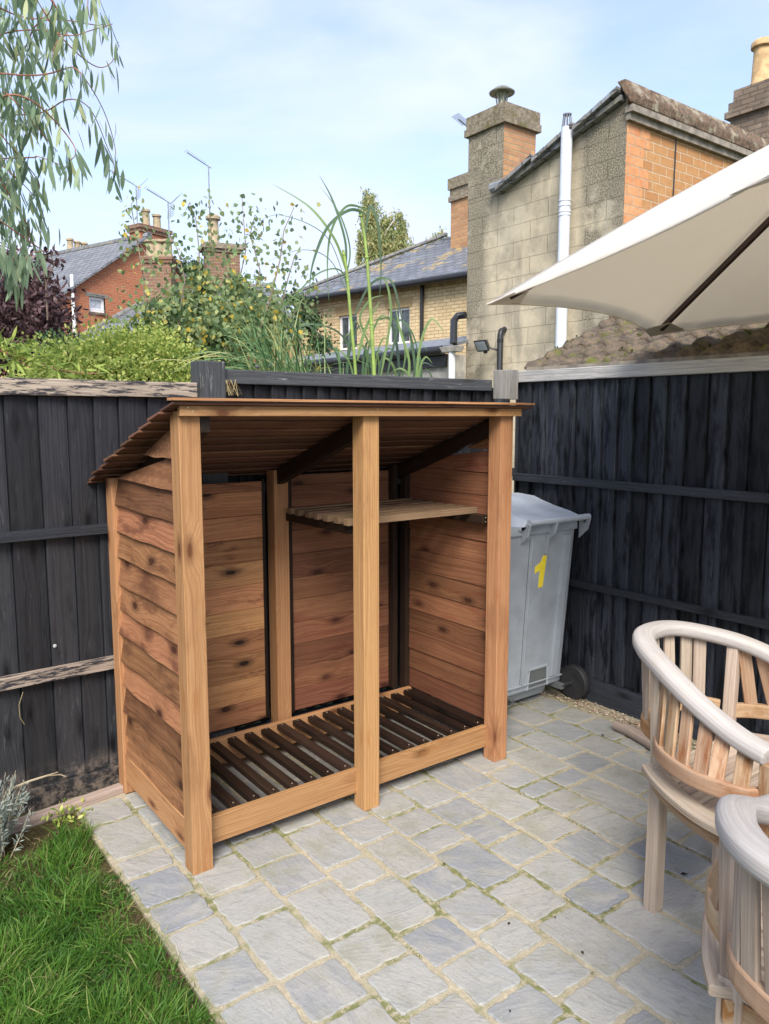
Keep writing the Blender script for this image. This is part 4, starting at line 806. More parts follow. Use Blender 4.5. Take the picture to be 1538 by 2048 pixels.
n = 2600; mx_ = rng.uniform(x0, x1 + .05, n); my_ = rng.uniform(ye, ys, n); kp = (np.sin(mx_ * 9 + my_ * 5) + np.sin(my_ * 13 - mx_ * 4) + rng.normal(0, .5, n)) > .9; mx_, my_ = mx_[kp], my_[kp]
ph = (my_ / .15) % 1.; o = leaves('moss_tufts', 'moss_leaf', ob, np.stack([mx_, my_, z0 + (mx_ - x0) * slp + .03 * np.clip(np.sin(np.pi * np.minimum(ph / .45, 1)), 0, 1) + .012], 1), rng.normal(size=(len(mx_), 3)) + V3(0, 0, .5), .022, .014); o['kind'] = 'stuff'
# --- small lead-topped lean-to with gutters, in the gap beside the rendered house
le = thing('lean_to', 'low grey lean-to with black gutter and a white rainwater hopper below the cottage windows', 'lean-to', (7.7, 9.5, 0))
A_ = at_X(600, 721, 7.55); B_ = at_X(934, 686, 7.55); A_[0] = B_[0] = 7.55; zl = B_[2]
m = MB(); m.cuboid((7.62, 8.62, 0), (1, 0, 0), (0, 1, 0), .36, 12, zl - .12); m.build('wall', 'wall_grey', le)
m = MB(); m.prism([(7.50, 8.45, zl), (8.6, 8.75, zl + .26), (8.6, 20.6, zl + .26), (7.50, 20.6, zl)], (0, 0, -.05)); m.build('roof', 'lead', le)
m = MB(); m.tube([(7.50, 8.6, zl - .07), (7.50, 20.6, zl - .07)], .07, 10); m.build('gutter', 'gutter_black', le, smooth=True); m = MB(); m.box(7.56, 7.60, 8.6, 20.6, zl - .30, zl - .12, 1); m.build('fascia', 'gutter_black', le)
h0 = at_X(906, 700, 7.42); m = MB(); m.hexa([h0 + V3(-.06, -.13, -.03), h0 + V3(.06, -.13, -.03), h0 + V3(.06, .17, -.03), h0 + V3(-.06, .17, -.03), h0 + V3(-.08, -.16, .05), h0 + V3(.08, -.16, .05), h0 + V3(.08, .22, .05), h0 + V3(-.08, .22, .05)]); m.build('hopper', 'wall_grey', le, .008)
m = MB(); m.tube([h0 + V3(0, .02, -.03), h0 + V3(0, .02, -1.9)], .05, 12); m.build('downpipe', 'white_plastic', le, smooth=True)
m = MB(); p_ = [at_X(931, 630, 7.95), at_X(915, 632, 7.9), at_X(908, 642, 7.8), at_X(907, 690, 7.6)]; m.tube(p_, .055, 12); m.build('waste_pipe', 'gutter_black', le, smooth=True)
# --- yellow brick cottage
U2 = V3(-.186, .983, 0); P1 = at_D(930, 545, 17.); e_z = P1[2]; nrm = unit(V3(.983, .186, 0))
P0 = at_P(588, 604, P1, nrm); Lc = np.linalg.norm((P0 - P1)[:2]); Uc = -U2   # from the far left end towards the right
ct = thing('brick_cottage', 'yellow brick cottage with a blue slate hipped roof and two white windows', 'house', (*P0[:2], 0))
def uc(x, y): p = at_P(x, y, P1, nrm); return (p - P0)[:2] @ Uc[:2], p[2]
hs = []
for (xa, yt, xb, yb_) in ((677, 630, 714, 698), (775, 616, 819, 686)):
    ua, za = uc(xa, yt); ub, zb_ = uc(xb, yb_); hs.append((ua, ub, zb_, uc((xa + xb) / 2, yt)[1]))
m = MB(); wall_holes(m, P0, Uc, Lc + 1.5, 0, e_z, hs); Bk = nrm * 6.; 
m.face([V3(P0[0], P0[1], 0) + Bk, V3(P0[0], P0[1], 0), V3(P0[0], P0[1], e_z), V3(P0[0], P0[1], e_z) + Bk]); m.build('wall', 'yellow_brick', ct)
for h in hs: window(ct, P0, Uc, h, mull=(.5,), bar=None)
for h in hs:
    m = MB(); a_ = V3(P0[0], P0[1], 0); Nn = -nrm; m.prism([a_ + Uc * (h[0] - .08) + UPZ * (h[3] + .001) + Nn * .004, a_ + Uc * (h[1] + .08) + UPZ * (h[3] + .001) + Nn * .004, a_ + Uc * (h[1] + .11) + UPZ * (h[3] + .22) + Nn * .004, a_ + Uc * (h[0] - .11) + UPZ * (h[3] + .22) + Nn * .004], nrm * .003); m.build('lintel', 'buff_stone', ct)
Rg = at_D(894, 474, 20.); Rr = Rg + V3(1.5, -4, 0); E0 = P0 - nrm * .25 - Uc * .2; E0[2] = e_z - .02; E1 = P0 + Uc * (Lc + 1.5) - nrm * .25; E1[2] = e_z - .02; Bk0 = P0 + nrm * 6.2; Bk0[2] = e_z - .02
m = MB(); m.prism([E0, E1, Rr, Rg], (0, 0, -.06), Uc); m.prism([E0, Rg, Bk0], (0, 0, -.06)); m.build('roof', 'slate_blue', ct)
m = MB(); m.tube([E0 + UPZ * .06, Rg + UPZ * .07], .05, 8); m.build('hip_tiles', 'slate_dull', ct)
m = MB(); m.tube([E0 - UPZ * .10 - nrm * .05, E1 - UPZ * .10 - nrm * .05], .075, 10); m.build('gutter', 'gutter_black', ct, smooth=True)
dp = uc(847, 585); a_ = P0 + Uc * dp[0] - nrm * .06; m = MB(); m.tube([(a_[0], a_[1], e_z - .15), (a_[0], a_[1], 1.)], .045, 8); m.build('downpipe', 'gutter_black', ct, smooth=True)
# --- far brick chimney left of the rendered one
p_ = at_D(915, 420, 19.); cz1 = at_D(915, 357, 19.)[2]; cz0 = at_D(915, 560, 19.)[2]; stack(ct, p_ + RT * .28, (1, 0, 0), .62, .62, cz0, cz1, 'old_brick', [], capm='cap_moss', steps=((.05, .12), (.02, .16), (.06, .25)))
# --- right hand stone chimney
rs = at_D(1520, 200, 13.); rz1 = at_D(1520, 178, 13.)[2]; rz0 = at_D(1520, 400, 13.)[2]; stack(rh, rs, (1, 0, 0), .62, .62, rz0 - 1, rz1, 'grey_stone', [(-.0, .15, .68)], 'terracotta', steps=((.07, .10), (.03, .14), (-.02, .2)), flare=1.2)
# --- red brick house, gable towards the garden
th = math.radians(18.6); Ug = V3(math.cos(th), math.sin(th), 0); Vg = V3(-math.sin(th), math.cos(th), 0); Ap = at_D(292, 478, 25.)
rd = thing('red_brick_house', 'red brick house with slate roof, small white window and twin buff chimney pots', 'house', (Ap[0], Ap[1], 0))
Lv = at_P(94, 612, Ap, Vg); du = (Lv - Ap) @ Ug; dz = Lv[2] - Ap[2]; Rv = Ap - Ug * du + UPZ * dz
def ug(x, y): p = at_P(x, y, Ap, Vg); return (p - Lv) @ Ug, p[2]
ua, za = ug(178, 592); ub, zb_ = ug(211, 627); h = (ua, ub, zb_, za); Lg = -2 * du
m = MB(); wall_holes(m, Lv, Ug, Lg, 0, Lv[2], [] if zb_ > Lv[2] else [(ua, ub, zb_, Lv[2])], .08); print('WIN', ua, ub, zb_, za, 'eave', Lv[2], Lg)
# gable triangle with the top of the opening left free
def vz_(u): return Lv[2] + (Ap[2] - Lv[2]) * min(u, Lg - u) / (Lg / 2)
q = lambda u, z: V3(Lv[0], Lv[1], 0) + Ug * u + UPZ * z
zl_ = max(zb_, Lv[2])
m.face([q(0, Lv[2]), q(ua, Lv[2]), q(ua, vz_(ua))], Ug); m.face([q(ub, Lv[2]), q(Lg, Lv[2]), q(Lg / 2, Ap[2]), q(ub, vz_(ub))], Ug); m.face([q(ua, za), q(ub, za), q(ub, vz_(ub)), q(ua, vz_(ua))], Ug)
if zb_ > Lv[2]: m.face([q(ua, Lv[2]), q(ub, Lv[2]), q(ub, zb_), q(ua, zb_)], Ug)
for s_ in (0, Lg): m.face([q(s_, 0), q(s_, 0) + Vg * 9, q(s_, Lv[2]) + Vg * 9, q(s_, Lv[2])] if s_ else [q(0, 0) + Vg * 9, q(0, 0), q(0, Lv[2]), q(0, Lv[2]) + Vg * 9])
m.build('wall', 'red_brick', rd); window(rd, Lv, Ug, h, mull=(), glass='blind_white', fw=.075, bar=.22)
m = MB(); m.prism([q(ua - .12, za + .002) - Vg * .01, q(ub + .12, za + .002) - Vg * .01, q(ub + .12, za + .10) - Vg * .01, q(ua - .12, za + .10) - Vg * .01], Vg * .009); m.build('lintel', 'slate_dull', rd)
ov = -Vg * .18; m = MB(); R0 = Ap + UPZ * .10; L0 = Lv + UPZ * .06 - Ug * .25 - UPZ * .12; R2 = Rv + UPZ * .06 + Ug * .25 - UPZ * .12
m.prism([L0 + ov, R0 + ov, R0 + Vg * 9.2, L0 + Vg * 9.2], (0, 0, -.07), Vg); m.prism([R0 + ov, R2 + ov, R2 + Vg * 9.2, R0 + Vg * 9.2], (0, 0, -.07), Vg); m.build('roof', 'slate_grey', rd)
m = MB(); m.tube([R0 - Vg * .2, R0 + Vg * 9.2], .09, 8); m.build('ridge_tiles', 'slate_dull', rd)
m = MB(); e_ = q(.0, 0) - Vg * .05; m.tube([q(.75, 1.), V3(*q(.75, 0)) * V3(1, 1, 0) + UPZ * (at_D(139, 572, 24.6)[2])], .05, 8); pp = m.build('soil_pipe', 'white_plastic', rd)
pp.location = tuple(V3(*pp.location) - Vg * .12)
zz = at_P(316, 455, Ap, Vg)[2]; stack(rd, Ap + Vg * .35 + Ug * .42, Ug, 1.12, .55, Ap[2] - .9, zz, 'red_brick', [(-.12, .13, .52), (.32, .13, .45)], 'buff_pot', capm='brown_brick', steps=((.05, .10), (.09, .12)))
f_ = at_D(156, 520, 33.); zz = at_D(156, 507, 33.)[2]; stack(rd, f_, Ug, 1.15, .6, f_[2] - 1.5, zz - .05, 'buff_stone', [(-.33, .13, .55), (.0, .13, .5), (.32, .14, .5)], 'buff_pot', capm='buff_stone', steps=((.05, .12), (.12, .12)))
# --- lower slate-roofed building in front
L_ = at_D(150, 682, 19.); ez = L_[2]; F2 = at_D(600, 662, 17.2); F2[2] = ez; K2 = at_D(600, 606, 24.); K2[2] = ez; K1 = L_ + (K2 - F2)
RL = at_D(312, 592, 21.); RR_ = at_D(538, 574, 20.6); rz_ = (RL[2] + RR_[2]) / 2; RL = at_D(312, 592, 21. * (rz_ - 1.6) / (RL[2] - 1.6)); RR_ = at_D(538, 574, 20.6 * (rz_ - 1.6) / (RR_[2] - 1.6))
lb = thing('slate_roofed_building', 'low building with a long grey slate hipped roof, behind the garden shrubs', 'building', (*L_[:2], 0))
m = MB(); m.prism([L_, F2, RR_, RL], (0, 0, -.06)); m.prism([K1, L_, RL], (0, 0, -.06)); m.prism([F2, K2, RR_], (0, 0, -.06)); m.prism([K2, K1, RL, RR_], (0, 0, -.06)); m.build('roof', 'slate_grey', lb)
m = MB(); m.tube([RL + UPZ * .03, RR_ + UPZ * .03], .08, 8); m.tube([L_ + UPZ * .03, RL + UPZ * .03], .07, 8); m.tube([F2 + UPZ * .03, RR_ + UPZ * .03], .07, 8); m.build('ridge_tiles', 'slate_dull', lb)
cen = (L_ + F2 + K1 + K2) / 4; m = MB(); qs = [cen + (p - cen) * .95 for p in (L_, F2, K2, K1)]
for a_, b_ in zip(qs, qs[1:] + qs[:1]): m.face([(a_[0], a_[1], 0), (b_[0], b_[1], 0), (b_[0], b_[1], ez - .05), (a_[0], a_[1], ez - .05)])
m.build('wall', 'red_brick', lb); m = MB(); m.tube([L_ - UPZ * .08, F2 - UPZ * .08], .07, 8); m.build('gutter', 'gutter_black', lb, smooth=True)
zt_ = at_D(320, 517, 20.6)[2]; c_ = at_D(320, 560, 20.6); stack(lb, c_, RT, .72, .5, rz_ - 1.2, zt_, 'brown_brick', [(-.20, .13, .42), (.0, .13, .42), (.22, .13, .42)], 'buff_pot', capm='brown_brick', steps=((.04, .08), (.07, .08)), flare=1.35)
zt_ = at_D(442, 492, 21.)[2]; c_ = at_D(444, 540, 21.); stack(lb, c_, RT + FW * .35, .88, .6, rz_ - 1.2, zt_, 'brown_brick', [(-.20, .15, .72)], 'buff_pot', capm='cap_moss', steps=((.04, .08), (.10, .14)), flare=1.3)
# --- TV aerials
def aerial(loc_top, mast_len, label, kind=0, flip=1, ld=.9):
    t_ = thing('tv_aerial', label, 'TV aerial', V3(*loc_top) - UPZ * mast_len, 'television aerials on the chimneys'); m = MB(); T = V3(*loc_top); m.tube([T - UPZ * mast_len, T], .018, 6); m.build('mast', 'aerial_metal', t_)
    d = unit(-RT * .80 - FW * .5 + UPZ * .42 * flip); s = unit(np.cross(d, UPZ)); n_ = np.cross(s, d); m = MB(); m.tube([T - d * .08, T + d * ld], .013, 5)
    for k in range(11): p = T + d * (.12 + k * ld / 11.5); m.tube([p - s * .10 + n_ * .02, p + s * .10 + n_ * .02], .005, 4)
    m.build('boom', 'aerial_metal', t_)
    if kind:
        m = MB()
        for sg in (-1, 1):
            for j in range(6):
                o_ = T - d * .10 + n_ * sg * (.05 + j * .055) - d * .02 * j; m.tube([o_ - s * .26, o_ + s * .26], .006, 4)
            for e in (-.25, 0, .25): m.tube([T - d * .10 + n_ * sg * .05 + s * e, T - d * .20 + n_ * sg * .33 + s * e], .007, 4)
        m.build('reflector', 'aerial_metal', t_)
aerial(at_D(272, 372, 25.), 2.0, 'leftmost rooftop TV aerial with a grid reflector on a thin mast', 1)
aerial(at_D(336, 404, 21.), 2.2, 'middle rooftop TV aerial, with grid reflector, in front of the twin pots', 1, ld=.6)
aerial(at_D(417, 333, 21.), 3.2, 'tallest rooftop TV aerial, a slim rod on a long mast', 0, ld=.62)
aerial(at_D(940, 258, 14.), .5, 'tiny TV aerial poking out left of the rendered chimney', 0, ld=.28)

# ------------------------------------------------------------------ plants
def stems(parent, name, mat, lines, rad, seg=6):
    m = MB()
    for i, l in enumerate(lines): m.tube(l, np.linspace(rad, rad * .35, len(l)), seg, caps=False)
    return m.build(name, mat, parent)
def shrub(name, label, cat, base, blobs, n, mat, L, W, stem='bark', prof=(.9, .7), lo=.35, dirb=(0, 0, .2), lump=.3, group=None, **kw):
    t_ = thing(name, label, cat, base, group); P, d = blob_points(blobs, n, lo, lump); Dd = d * .7 + rng.normal(size=(n, 3)) * .7 + V3(*dirb); leaves('foliage', mat, t_, P, Dd, rng.uniform(.6, 1.25, n) * L, rng.uniform(.7, 1.2, n) * W, prof=prof, **kw)
    ls = []
    for c, r_ in blobs:
        for _ in range(4): e = V3(*c) + rng.normal(size=3) * V3(*r_) * .35; b = V3(*base); ls.append([b, b * .5 + e * .5 + rng.normal(size=3) * .05, e])
    stems(t_, 'stem', stem, ls, max(.01, .02 * (blobs[0][1][2])))
    return t_
def D_(x, y, d): return tuple(at_D(x, y, d))
B = lambda x, y, d, rx, rz, ry=None: (D_(x, y, d), (rx, ry or rx, rz))
# purple-leaved shrub
shrub('purple_shrub', 'dark purple-leaved shrub left of the red brick house', 'shrub', D_(60, 900, 7.5), [B(-20, 640, 7.5, .75, .55), B(60, 620, 7.6, .42, .45), B(30, 560, 7.6, .28, .28), B(85, 660, 7.4, .28, .34), B(100, 700, 7.3, .2, .25), B(45, 700, 7.4, .5, .4)], 11000, 'purple_leaf', .075, .030, lo=.2)
tw = thing('cherry_tree', 'thin upright shoot of purple-green leaves above the purple shrub', 'tree', D_(95, 700, 7.)); l_ = [at_D(95, 640, 7.), at_D(92, 570, 7.), at_D(84, 520, 7.), at_D(96, 500, 7.)]; stems(tw, 'trunk', 'twig', [l_, [at_D(92, 570, 7.), at_D(108, 530, 7.), at_D(100, 505, 7.)]], .008)
n = 90; tt = rng.uniform(0, 1, n); pp = np.array([at_D(92 + 16 * math.sin(a * 9) * a, 600 - 105 * a, 7.) for a in tt]); leaves('crown', 'purple_leaf', tw, pp + rng.normal(size=(n, 3)) * .05, rng.normal(size=(n, 3)) + V3(0, 0, -.5), .07, .035)
# golden hedge
shrub('golden_shrub', 'bright yellow-green leafy shrub poking up behind the left fence', 'shrub', D_(240, 900, 4.6), [B(130, 735, 4.5, .28, .16), B(200, 720, 4.6, .30, .17), B(270, 715, 4.7, .32, .19), B(330, 725, 4.7, .26, .18), B(240, 695, 4.8, .24, .12), B(300, 695, 4.9, .22, .12), B(160, 760, 4.5, .4, .16), B(300, 765, 4.6, .42, .18), B(365, 745, 4.7, .15, .15)], 26000, 'golden_leaf', .026, .017, lo=.25, lump=.4)
shrub('green_shrub', 'mid green shrub filling the gap between the golden shrub and the grass', 'shrub', D_(400, 900, 5.), [B(120, 700, 5.6, .2, .13), B(350, 690, 5.3, .30, .22), B(420, 720, 5.2, .35, .25), B(140, 745, 5.4, .35, .16)], 7000, 'dark_leaf', .04, .025, lo=.2)
# heart-leaved birch saplings
bt = thing('birch_sapling', 'leggy young birch with heart-shaped green and yellow leaves rising behind the fence', 'tree', D_(400, 850, 5.2))
shoots = [[(300, 720), (290, 620), (285, 540), (272, 470), (262, 410), (270, 395)], [(330, 700), (325, 600), (300, 520), (275, 480), (245, 470)], [(380, 720), (400, 600), (398, 500), (392, 440), (380, 405), (372, 420)], [(420, 720), (432, 600), (425, 500), (420, 430), (418, 395)], [(450, 720), (470, 600), (492, 500), (488, 450), (484, 395)], [(480, 720), (500, 620), (520, 540), (500, 470), (510, 430), (525, 445)], [(500, 720), (540, 600), (560, 520), (568, 460), (588, 415)], [(520, 720), (560, 620), (575, 560), (590, 510), (600, 500)], [(350, 720), (360, 620), (370, 560), (355, 500), (340, 470)], [(530, 720), (580, 640), (610, 590), (620, 580)], [(440, 720), (455, 640), (462, 560), (450, 510), (455, 480)]]
ln = []; LP = []; 
for i, s_ in enumerate(shoots):
    d0 = 4.9 + .7 * rng.random(); pts = [at_D(x, y, d0 + .05 * k) for k, (x, y) in enumerate(s_)]; ln.append(pts)
    for k in range(len(pts) - 1):
        f0 = k / (len(pts) - 1)
        nn = int(26 * (1 - f0) + 11)
        for _ in range(nn): u = rng.random(); LP.append(pts[k] * (1 - u) + pts[k + 1] * u + rng.normal(size=3) * (.10 * (1 - f0) ** .7 + .022))
stems(bt, 'trunk', 'twig', ln, .006)
bl_ = [B(320, 650, 5.3, .20, .20), B(365, 620, 5.5, .28, .22), B(430, 620, 5.4, .28, .24), B(490, 640, 5.3, .28, .24), B(330, 670, 5.2, .30, .26), B(420, 670, 5.1, .35, .26), B(510, 680, 5.1, .30, .24), B(545, 640, 5.2, .18, .2), B(400, 565, 5.4, .14, .12), B(480, 575, 5.4, .14, .12)]
Pb, db = blob_points(bl_, 8500, .15, .5); Pl = np.concatenate([np.array(LP), Pb]); n = len(Pl)
leaves('crown', 'birch_leaf', bt, Pl, rng.normal(size=(n, 3)) * .55 + V3(0, 0, -.75), rng.uniform(.026, .046, n), rng.uniform(.024, .036, n), prof=(1.05, .75), fold=.12)
# pampas grass: arching blades
pg = thing('pampas_grass', 'arching clump of long thin green grass blades behind the middle of the fence', 'ornamental grass', D_(600, 900, 4.2))
def blades(parent, name, mat, base, n, L, w, spread, ux, k=1.6, lift=1.):
    c0 = at_D(*base); m_v = []; P = []; 
    m = MB(); ns = 11
    for i in range(n):
        b = c0 + rng.normal(size=3) * V3(.10, .10, .03); a = rng.uniform(0, 2 * math.pi); d = unit(V3(math.cos(a), math.sin(a), 0) + ux); ll = L * rng.uniform(.55, 1.15); sp = spread * rng.uniform(.3, 1.2); w_ = w * rng.uniform(.6, 1.2); S = unit(np.cross(d, UPZ)); vs = []
        tw_ = rng.uniform(-.4, .4)
        for j in range(ns):
            t_ = j / (ns - 1); p = b + d * ll * sp * t_ ** 1.25 + UPZ * ll * lift * (t_ * 1.05 - (.35 + .55 * sp) * t_ ** k * 1.05 * (sp + .25)); ww = w_ * min(1, 4 * (1 - t_) + .1) * .5; sv = unit(S * math.cos(tw_ * t_ * 3) + UPZ * math.sin(tw_ * t_ * 3))
            vs += [p - sv * ww, p + sv * ww]
        if any(p_[1] < 3.34 and p_[2] < 1.9 for p_ in vs): continue
        m._add(vs, [(2 * j, 2 * j + 1, 2 * j + 3, 2 * j + 2) for j in range(ns - 1)], vs, rng.random())
    return m.build(name, mat, parent)
blades(pg, 'leaf_blades', 'blade_leaf', (600, 870, 4.4), 330, 1.02, .008, .95, -RT * 1.0, 2.0)
blades(pg, 'leaf_blades', 'blade_leaf', (560, 850, 4.5), 200, .85, .008, .8, -RT * .2, 2.2)
# giant reed: two thick canes with long drooping leaves
cr_ = thing('giant_reed', 'two tall yellow-green reed canes with long drooping leaves behind the fence', 'reed', D_(730, 900, 4.))
def px_line(pts, d, n=9):
    P = [at_D(x, y, d + (0 if len(q_) < 3 else 0)) for (x, y, *q_) in pts]; out = []
    for i in range(len(P) - 1):
        p0, p1, p2, p3 = P[max(i - 1, 0)], P[i], P[i + 1], P[min(i + 2, len(P) - 1)]
        for k in range(n): u = k / n; out.append(.5 * ((2 * p1) + (p2 - p0) * u + (2 * p0 - 5 * p1 + 4 * p2 - p3) * u * u + (3 * p1 - p0 - 3 * p2 + p3) * u ** 3))
    return out + [P[-1]]
for pts, r0, r1 in (([(714, 850), (711, 745), (700, 620), (693, 540), (686, 500)],   .010, .007), ([(752, 850), (748, 745), (740, 600), (730, 480), (718, 418)], .0125, .006)):
    l_ = px_line(pts, 4.40 if r0 < .011 else 4.3); m = MB(); m.tube(l_, np.linspace(r0, r1, len(l_)), 10); 
    for k in range(6, len(l_) - 2, 9): m.lathe(l_[k], [(r0 * .95, -.004), (r0 * 1.06, 0), (r0 * .95, .004)], 10)
    m.build('cane', 'cane_green', cr_, smooth=True)
def ribbon(m, pts, w, dep, r=None):
    n = len(pts); vs = []; r = rng.random() if r is None else r
    for j, p in enumerate(pts):
        T = unit(pts[min(j + 1, n - 1)] - pts[max(j - 1, 0)]); S = unit(np.cross(T, FW + V3(.1, -.2, .3) * math.sin(j * .25))); t_ = j / (n - 1); ww = w * min(1, 2.4 * (1 - t_) + .04, .35 + 4 * t_) * .5; vs += [p - S * ww, p + S * ww]
    if any(p_[1] < 3.32 and p_[2] < 1.85 for p_ in vs): return
    m._add(vs, [(2 * j, 2 * j + 1, 2 * j + 3, 2 * j + 2) for j in range(n - 1)], vs, r)
lv = [([(693, 545), (670, 480), (620, 415), (545, 368)], .020), ([(692, 540), (690, 480), (665, 400), (638, 350)], .018), ([(690, 560), (700, 500), (680, 430), (640, 372)], .012), ([(735, 430), (700, 420), (655, 455), (625, 530), (618, 600)], .022), ([(735, 420), (695, 412), (665, 455), (655, 520), (658, 610)], .018), ([(730, 480), (736, 430), (742, 412), (756, 450), (762, 540), (758, 600)], .020), ([(700, 620), (685, 545), (640, 545), (590, 590), (560, 620)], .012), ([(705, 640), (740, 570), (780, 560), (800, 620), (812, 700)], .018), ([(752, 760), (768, 660), (800, 600), (822, 640), (840, 750)], .022), ([(760, 760), (775, 680), (782, 620), (770, 560), (740, 560)], .018), ([(770, 770), (790, 680), (800, 640), (830, 680), (842, 770)], .018), ([(705, 700), (670, 660), (610, 650), (560, 690)], .014), ([(748, 640), (790, 640), (810, 700), (800, 770)], .014), ([(745, 700), (720, 640), (740, 600), (770, 590)], .016), ([(715, 720), (730, 660), (760, 600)], .022), ([(700, 760), (660, 690), (600, 640), (520, 600), (480, 570)], .008), ([(690, 560), (650, 470), (560, 430), (505, 450)], .006), ([(700, 600), (660, 520), (600, 500), (520, 530)], .006), ([(690, 760), (640, 640), (560, 580), (470, 560), (400, 640)], .008), ([(800, 780), (795, 700), (780, 640), (760, 640)], .022), ([(835, 780), (826, 700), (815, 640)], .022), ([(815, 780), (818, 720), (800, 660), (790, 600)], .018), ([(892, 780), (900, 755), (885, 720)], .012), ([(870, 780), (862, 750), (850, 735)], .012)]
m = MB()
for pts, w_ in lv: ribbon(m, px_line(pts, 4.45 + rng.uniform(-.2, .25)), w_ * .75, 4.)
for _ in range(26):
    x_ = rng.uniform(680, 850); h_ = rng.uniform(40, 150); dx = rng.uniform(-40, 40); ribbon(m, px_line([(x_, 800), (x_ + dx * .3, 780 - h_ * .6), (x_ + dx, 780 - h_), (x_ + dx * 1.8, 780 - h_ * .8)], 4.5 + rng.uniform(-.25, .3)), rng.uniform(.007, .015), 4.)
m.build('leaf_blades', 'cane_leaf', cr_)
tb = MB()
for k in range(9): x_ = 448 + rng.uniform(-6, 16); tb.tube([tuple(V3(1.52 + .01 * k, 3.24, 1.70)), tuple(at_Y(x_ + 8, 760, 3.2)), tuple(at_Y(x_ + rng.uniform(0, 26), 780 + rng.uniform(0, 15), 3.19))], .0018, 5)
tag(tb.build('straw_wisp', 'straw', None), 'wisp of dry yellow straw hanging over the fence beside the thick post', 'straw')
# far silver birch, dark tree, small tree by the chimney
def tree(name, label, base, top_d, blobs, n, mat, L, W, drop=0., trunk='bark', tr=.12, **kw):
    t_ = thing(name, label, 'tree', base); P, d = blob_points(blobs, n, .2, .4); Dd = rng.normal(size=(n, 3)) * .6 + V3(0, 0, -.9 if drop else .1)
    if drop: P = P - UPZ * (rng.random(n) ** 2)[:, None] * drop
    leaves('crown', mat, t_, P, Dd, L, W, **kw); tp = V3(*blobs[0][0]); b = V3(*base); ls = [[b, b * .5 + tp * .5 + V3(.05, 0, 0), tp]]; 
    for c, r_ in blobs[1:]:
        s_ = b + (tp - b) * rng.uniform(.45, .75); ls.append([s_, (s_ + V3(*c)) / 2 + UPZ * .15, V3(*c)])
    m = MB()
    for i, l in enumerate(ls): m.tube(l, np.linspace(tr if i == 0 else tr * .45, tr * .25, len(l)), 7)
    m.build('trunk', trunk, t_); return t_
tree('silver_birch', 'feathery silver birch with pale trunk, turning yellow, beyond the cottage roof', D_(775, 760, 30.), 30, [B(738, 400, 30., .35, .45), B(742, 430, 30., .45, .5), B(775, 445, 30.2, .35, .5), B(800, 470, 30., .35, .5), B(742, 480, 29.8, .45, .6), B(775, 510, 30.2, .35, .5), B(820, 490, 30., .15, .4), B(722, 470, 30., .15, .4), B(733, 382, 30., .12, .2), B(798, 425, 30, .28, .12), B(716, 505, 30, .1, .4), B(808, 445, 30, .2, .15), B(762, 470, 30, .3, .6), B(788, 500, 30, .35, .5), B(755, 520, 30, .4, .4), B(805, 510, 30, .3, .4)], 13000, 'far_leaf', .16, .05, drop=1.1, trunk='birch_bark', tr=.09)
tree('small_tree', 'tip of a small green tree beside the far brick chimney', D_(868, 700, 26.), 26, [B(872, 480, 26., .25, .22), B(862, 492, 26., .3, .2), B(885, 470, 26., .18, .2), B(868, 500, 26, .4, .2)], 900, 'far_leaf', .11, .05, tr=.04)
tree('dark_tree', 'dark green tree behind the roofs between the brick chimneys', D_(400, 700, 27.), 27, [B(385, 545, 27., .7, .4), B(430, 560, 27., .7, .4), B(355, 550, 27., .4, .3), B(470, 575, 27, .6, .3)], 4500, 'dark_leaf', .14, .08, tr=.1)
tree('hedge_tree', 'green bush at the left end of the cottage eaves', D_(600, 760, 12.), 12, [B(590, 600, 12., .25, .14), B(625, 650, 12., .22, .3), B(640, 690, 12., .3, .2), B(600, 640, 12., .3, .2)], 1500, 'dark_leaf', .07, .035, tr=.03)
# eucalyptus reaching in from the left
eu = thing('eucalyptus_tree', 'eucalyptus tree with drooping grey-green sickle leaves, overhanging the garden from the left', 'tree', tuple(at_D(-420, 1000, 3.9) * V3(1, 1, 0)))
tb0 = at_D(-420, 1000, 3.9) * V3(1, 1, 0); tm = at_D(-330, 420, 3.7); tt_ = at_D(-260, -200, 3.5); limbs = [[tb0, tb0 * .5 + tm * .5, tm, tt_]]
m = MB(); m.tube(limbs[0], [.09, .075, .06, .03], 10); m.build('trunk', 'bark', eu, smooth=True)
twigs = [[(-260, -60), (-60, 60), (0, 100), (90, 62), (150, 45), (240, 70)], [(0, 95), (60, 70), (130, 60), (175, 30), (200, 25)], [(-260, 40), (-80, 180), (20, 150), (100, 118), (170, 158), (200, 205), (214, 300)], [(-260, 120), (-60, 250), (20, 215), (110, 208), (190, 228), (205, 290), (222, 345)], [(-300, 200), (-80, 300), (40, 300), (90, 325), (158, 350)], [(-300, 100), (-60, 160), (0, 180), (60, 230), (98, 290)], [(-300, 260), (-60, 330), (0, 330), (60, 380), (72, 440)], [(-320, 360), (-80, 420), (0, 440), (50, 480), (70, 500), (76, 530)], [(-260, -150), (-60, -20), (0, 20), (60, 10), (120, 20), (140, 60)], [(80, 10), (140, 95), (185, 122), (230, 75)], [(20, 215), (80, 215), (125, 270), (150, 330)], [(0, 330), (30, 420), (40, 480), (45, 540)], [(60, -60), (110, 20), (128, 90), (122, 150)], [(-200, -200), (20, -60), (70, -20), (95, 40)], [(30, 140), (62, 200), (70, 260)], [(-40, 250), (10, 270), (50, 330), (60, 370)], [(-260, -240), (0, -120), (120, -80), (190, -20), (195, 60)], [(-40, 470), (10, 500), (12, 560)]]
tl = []; LPs = []; LDs = []
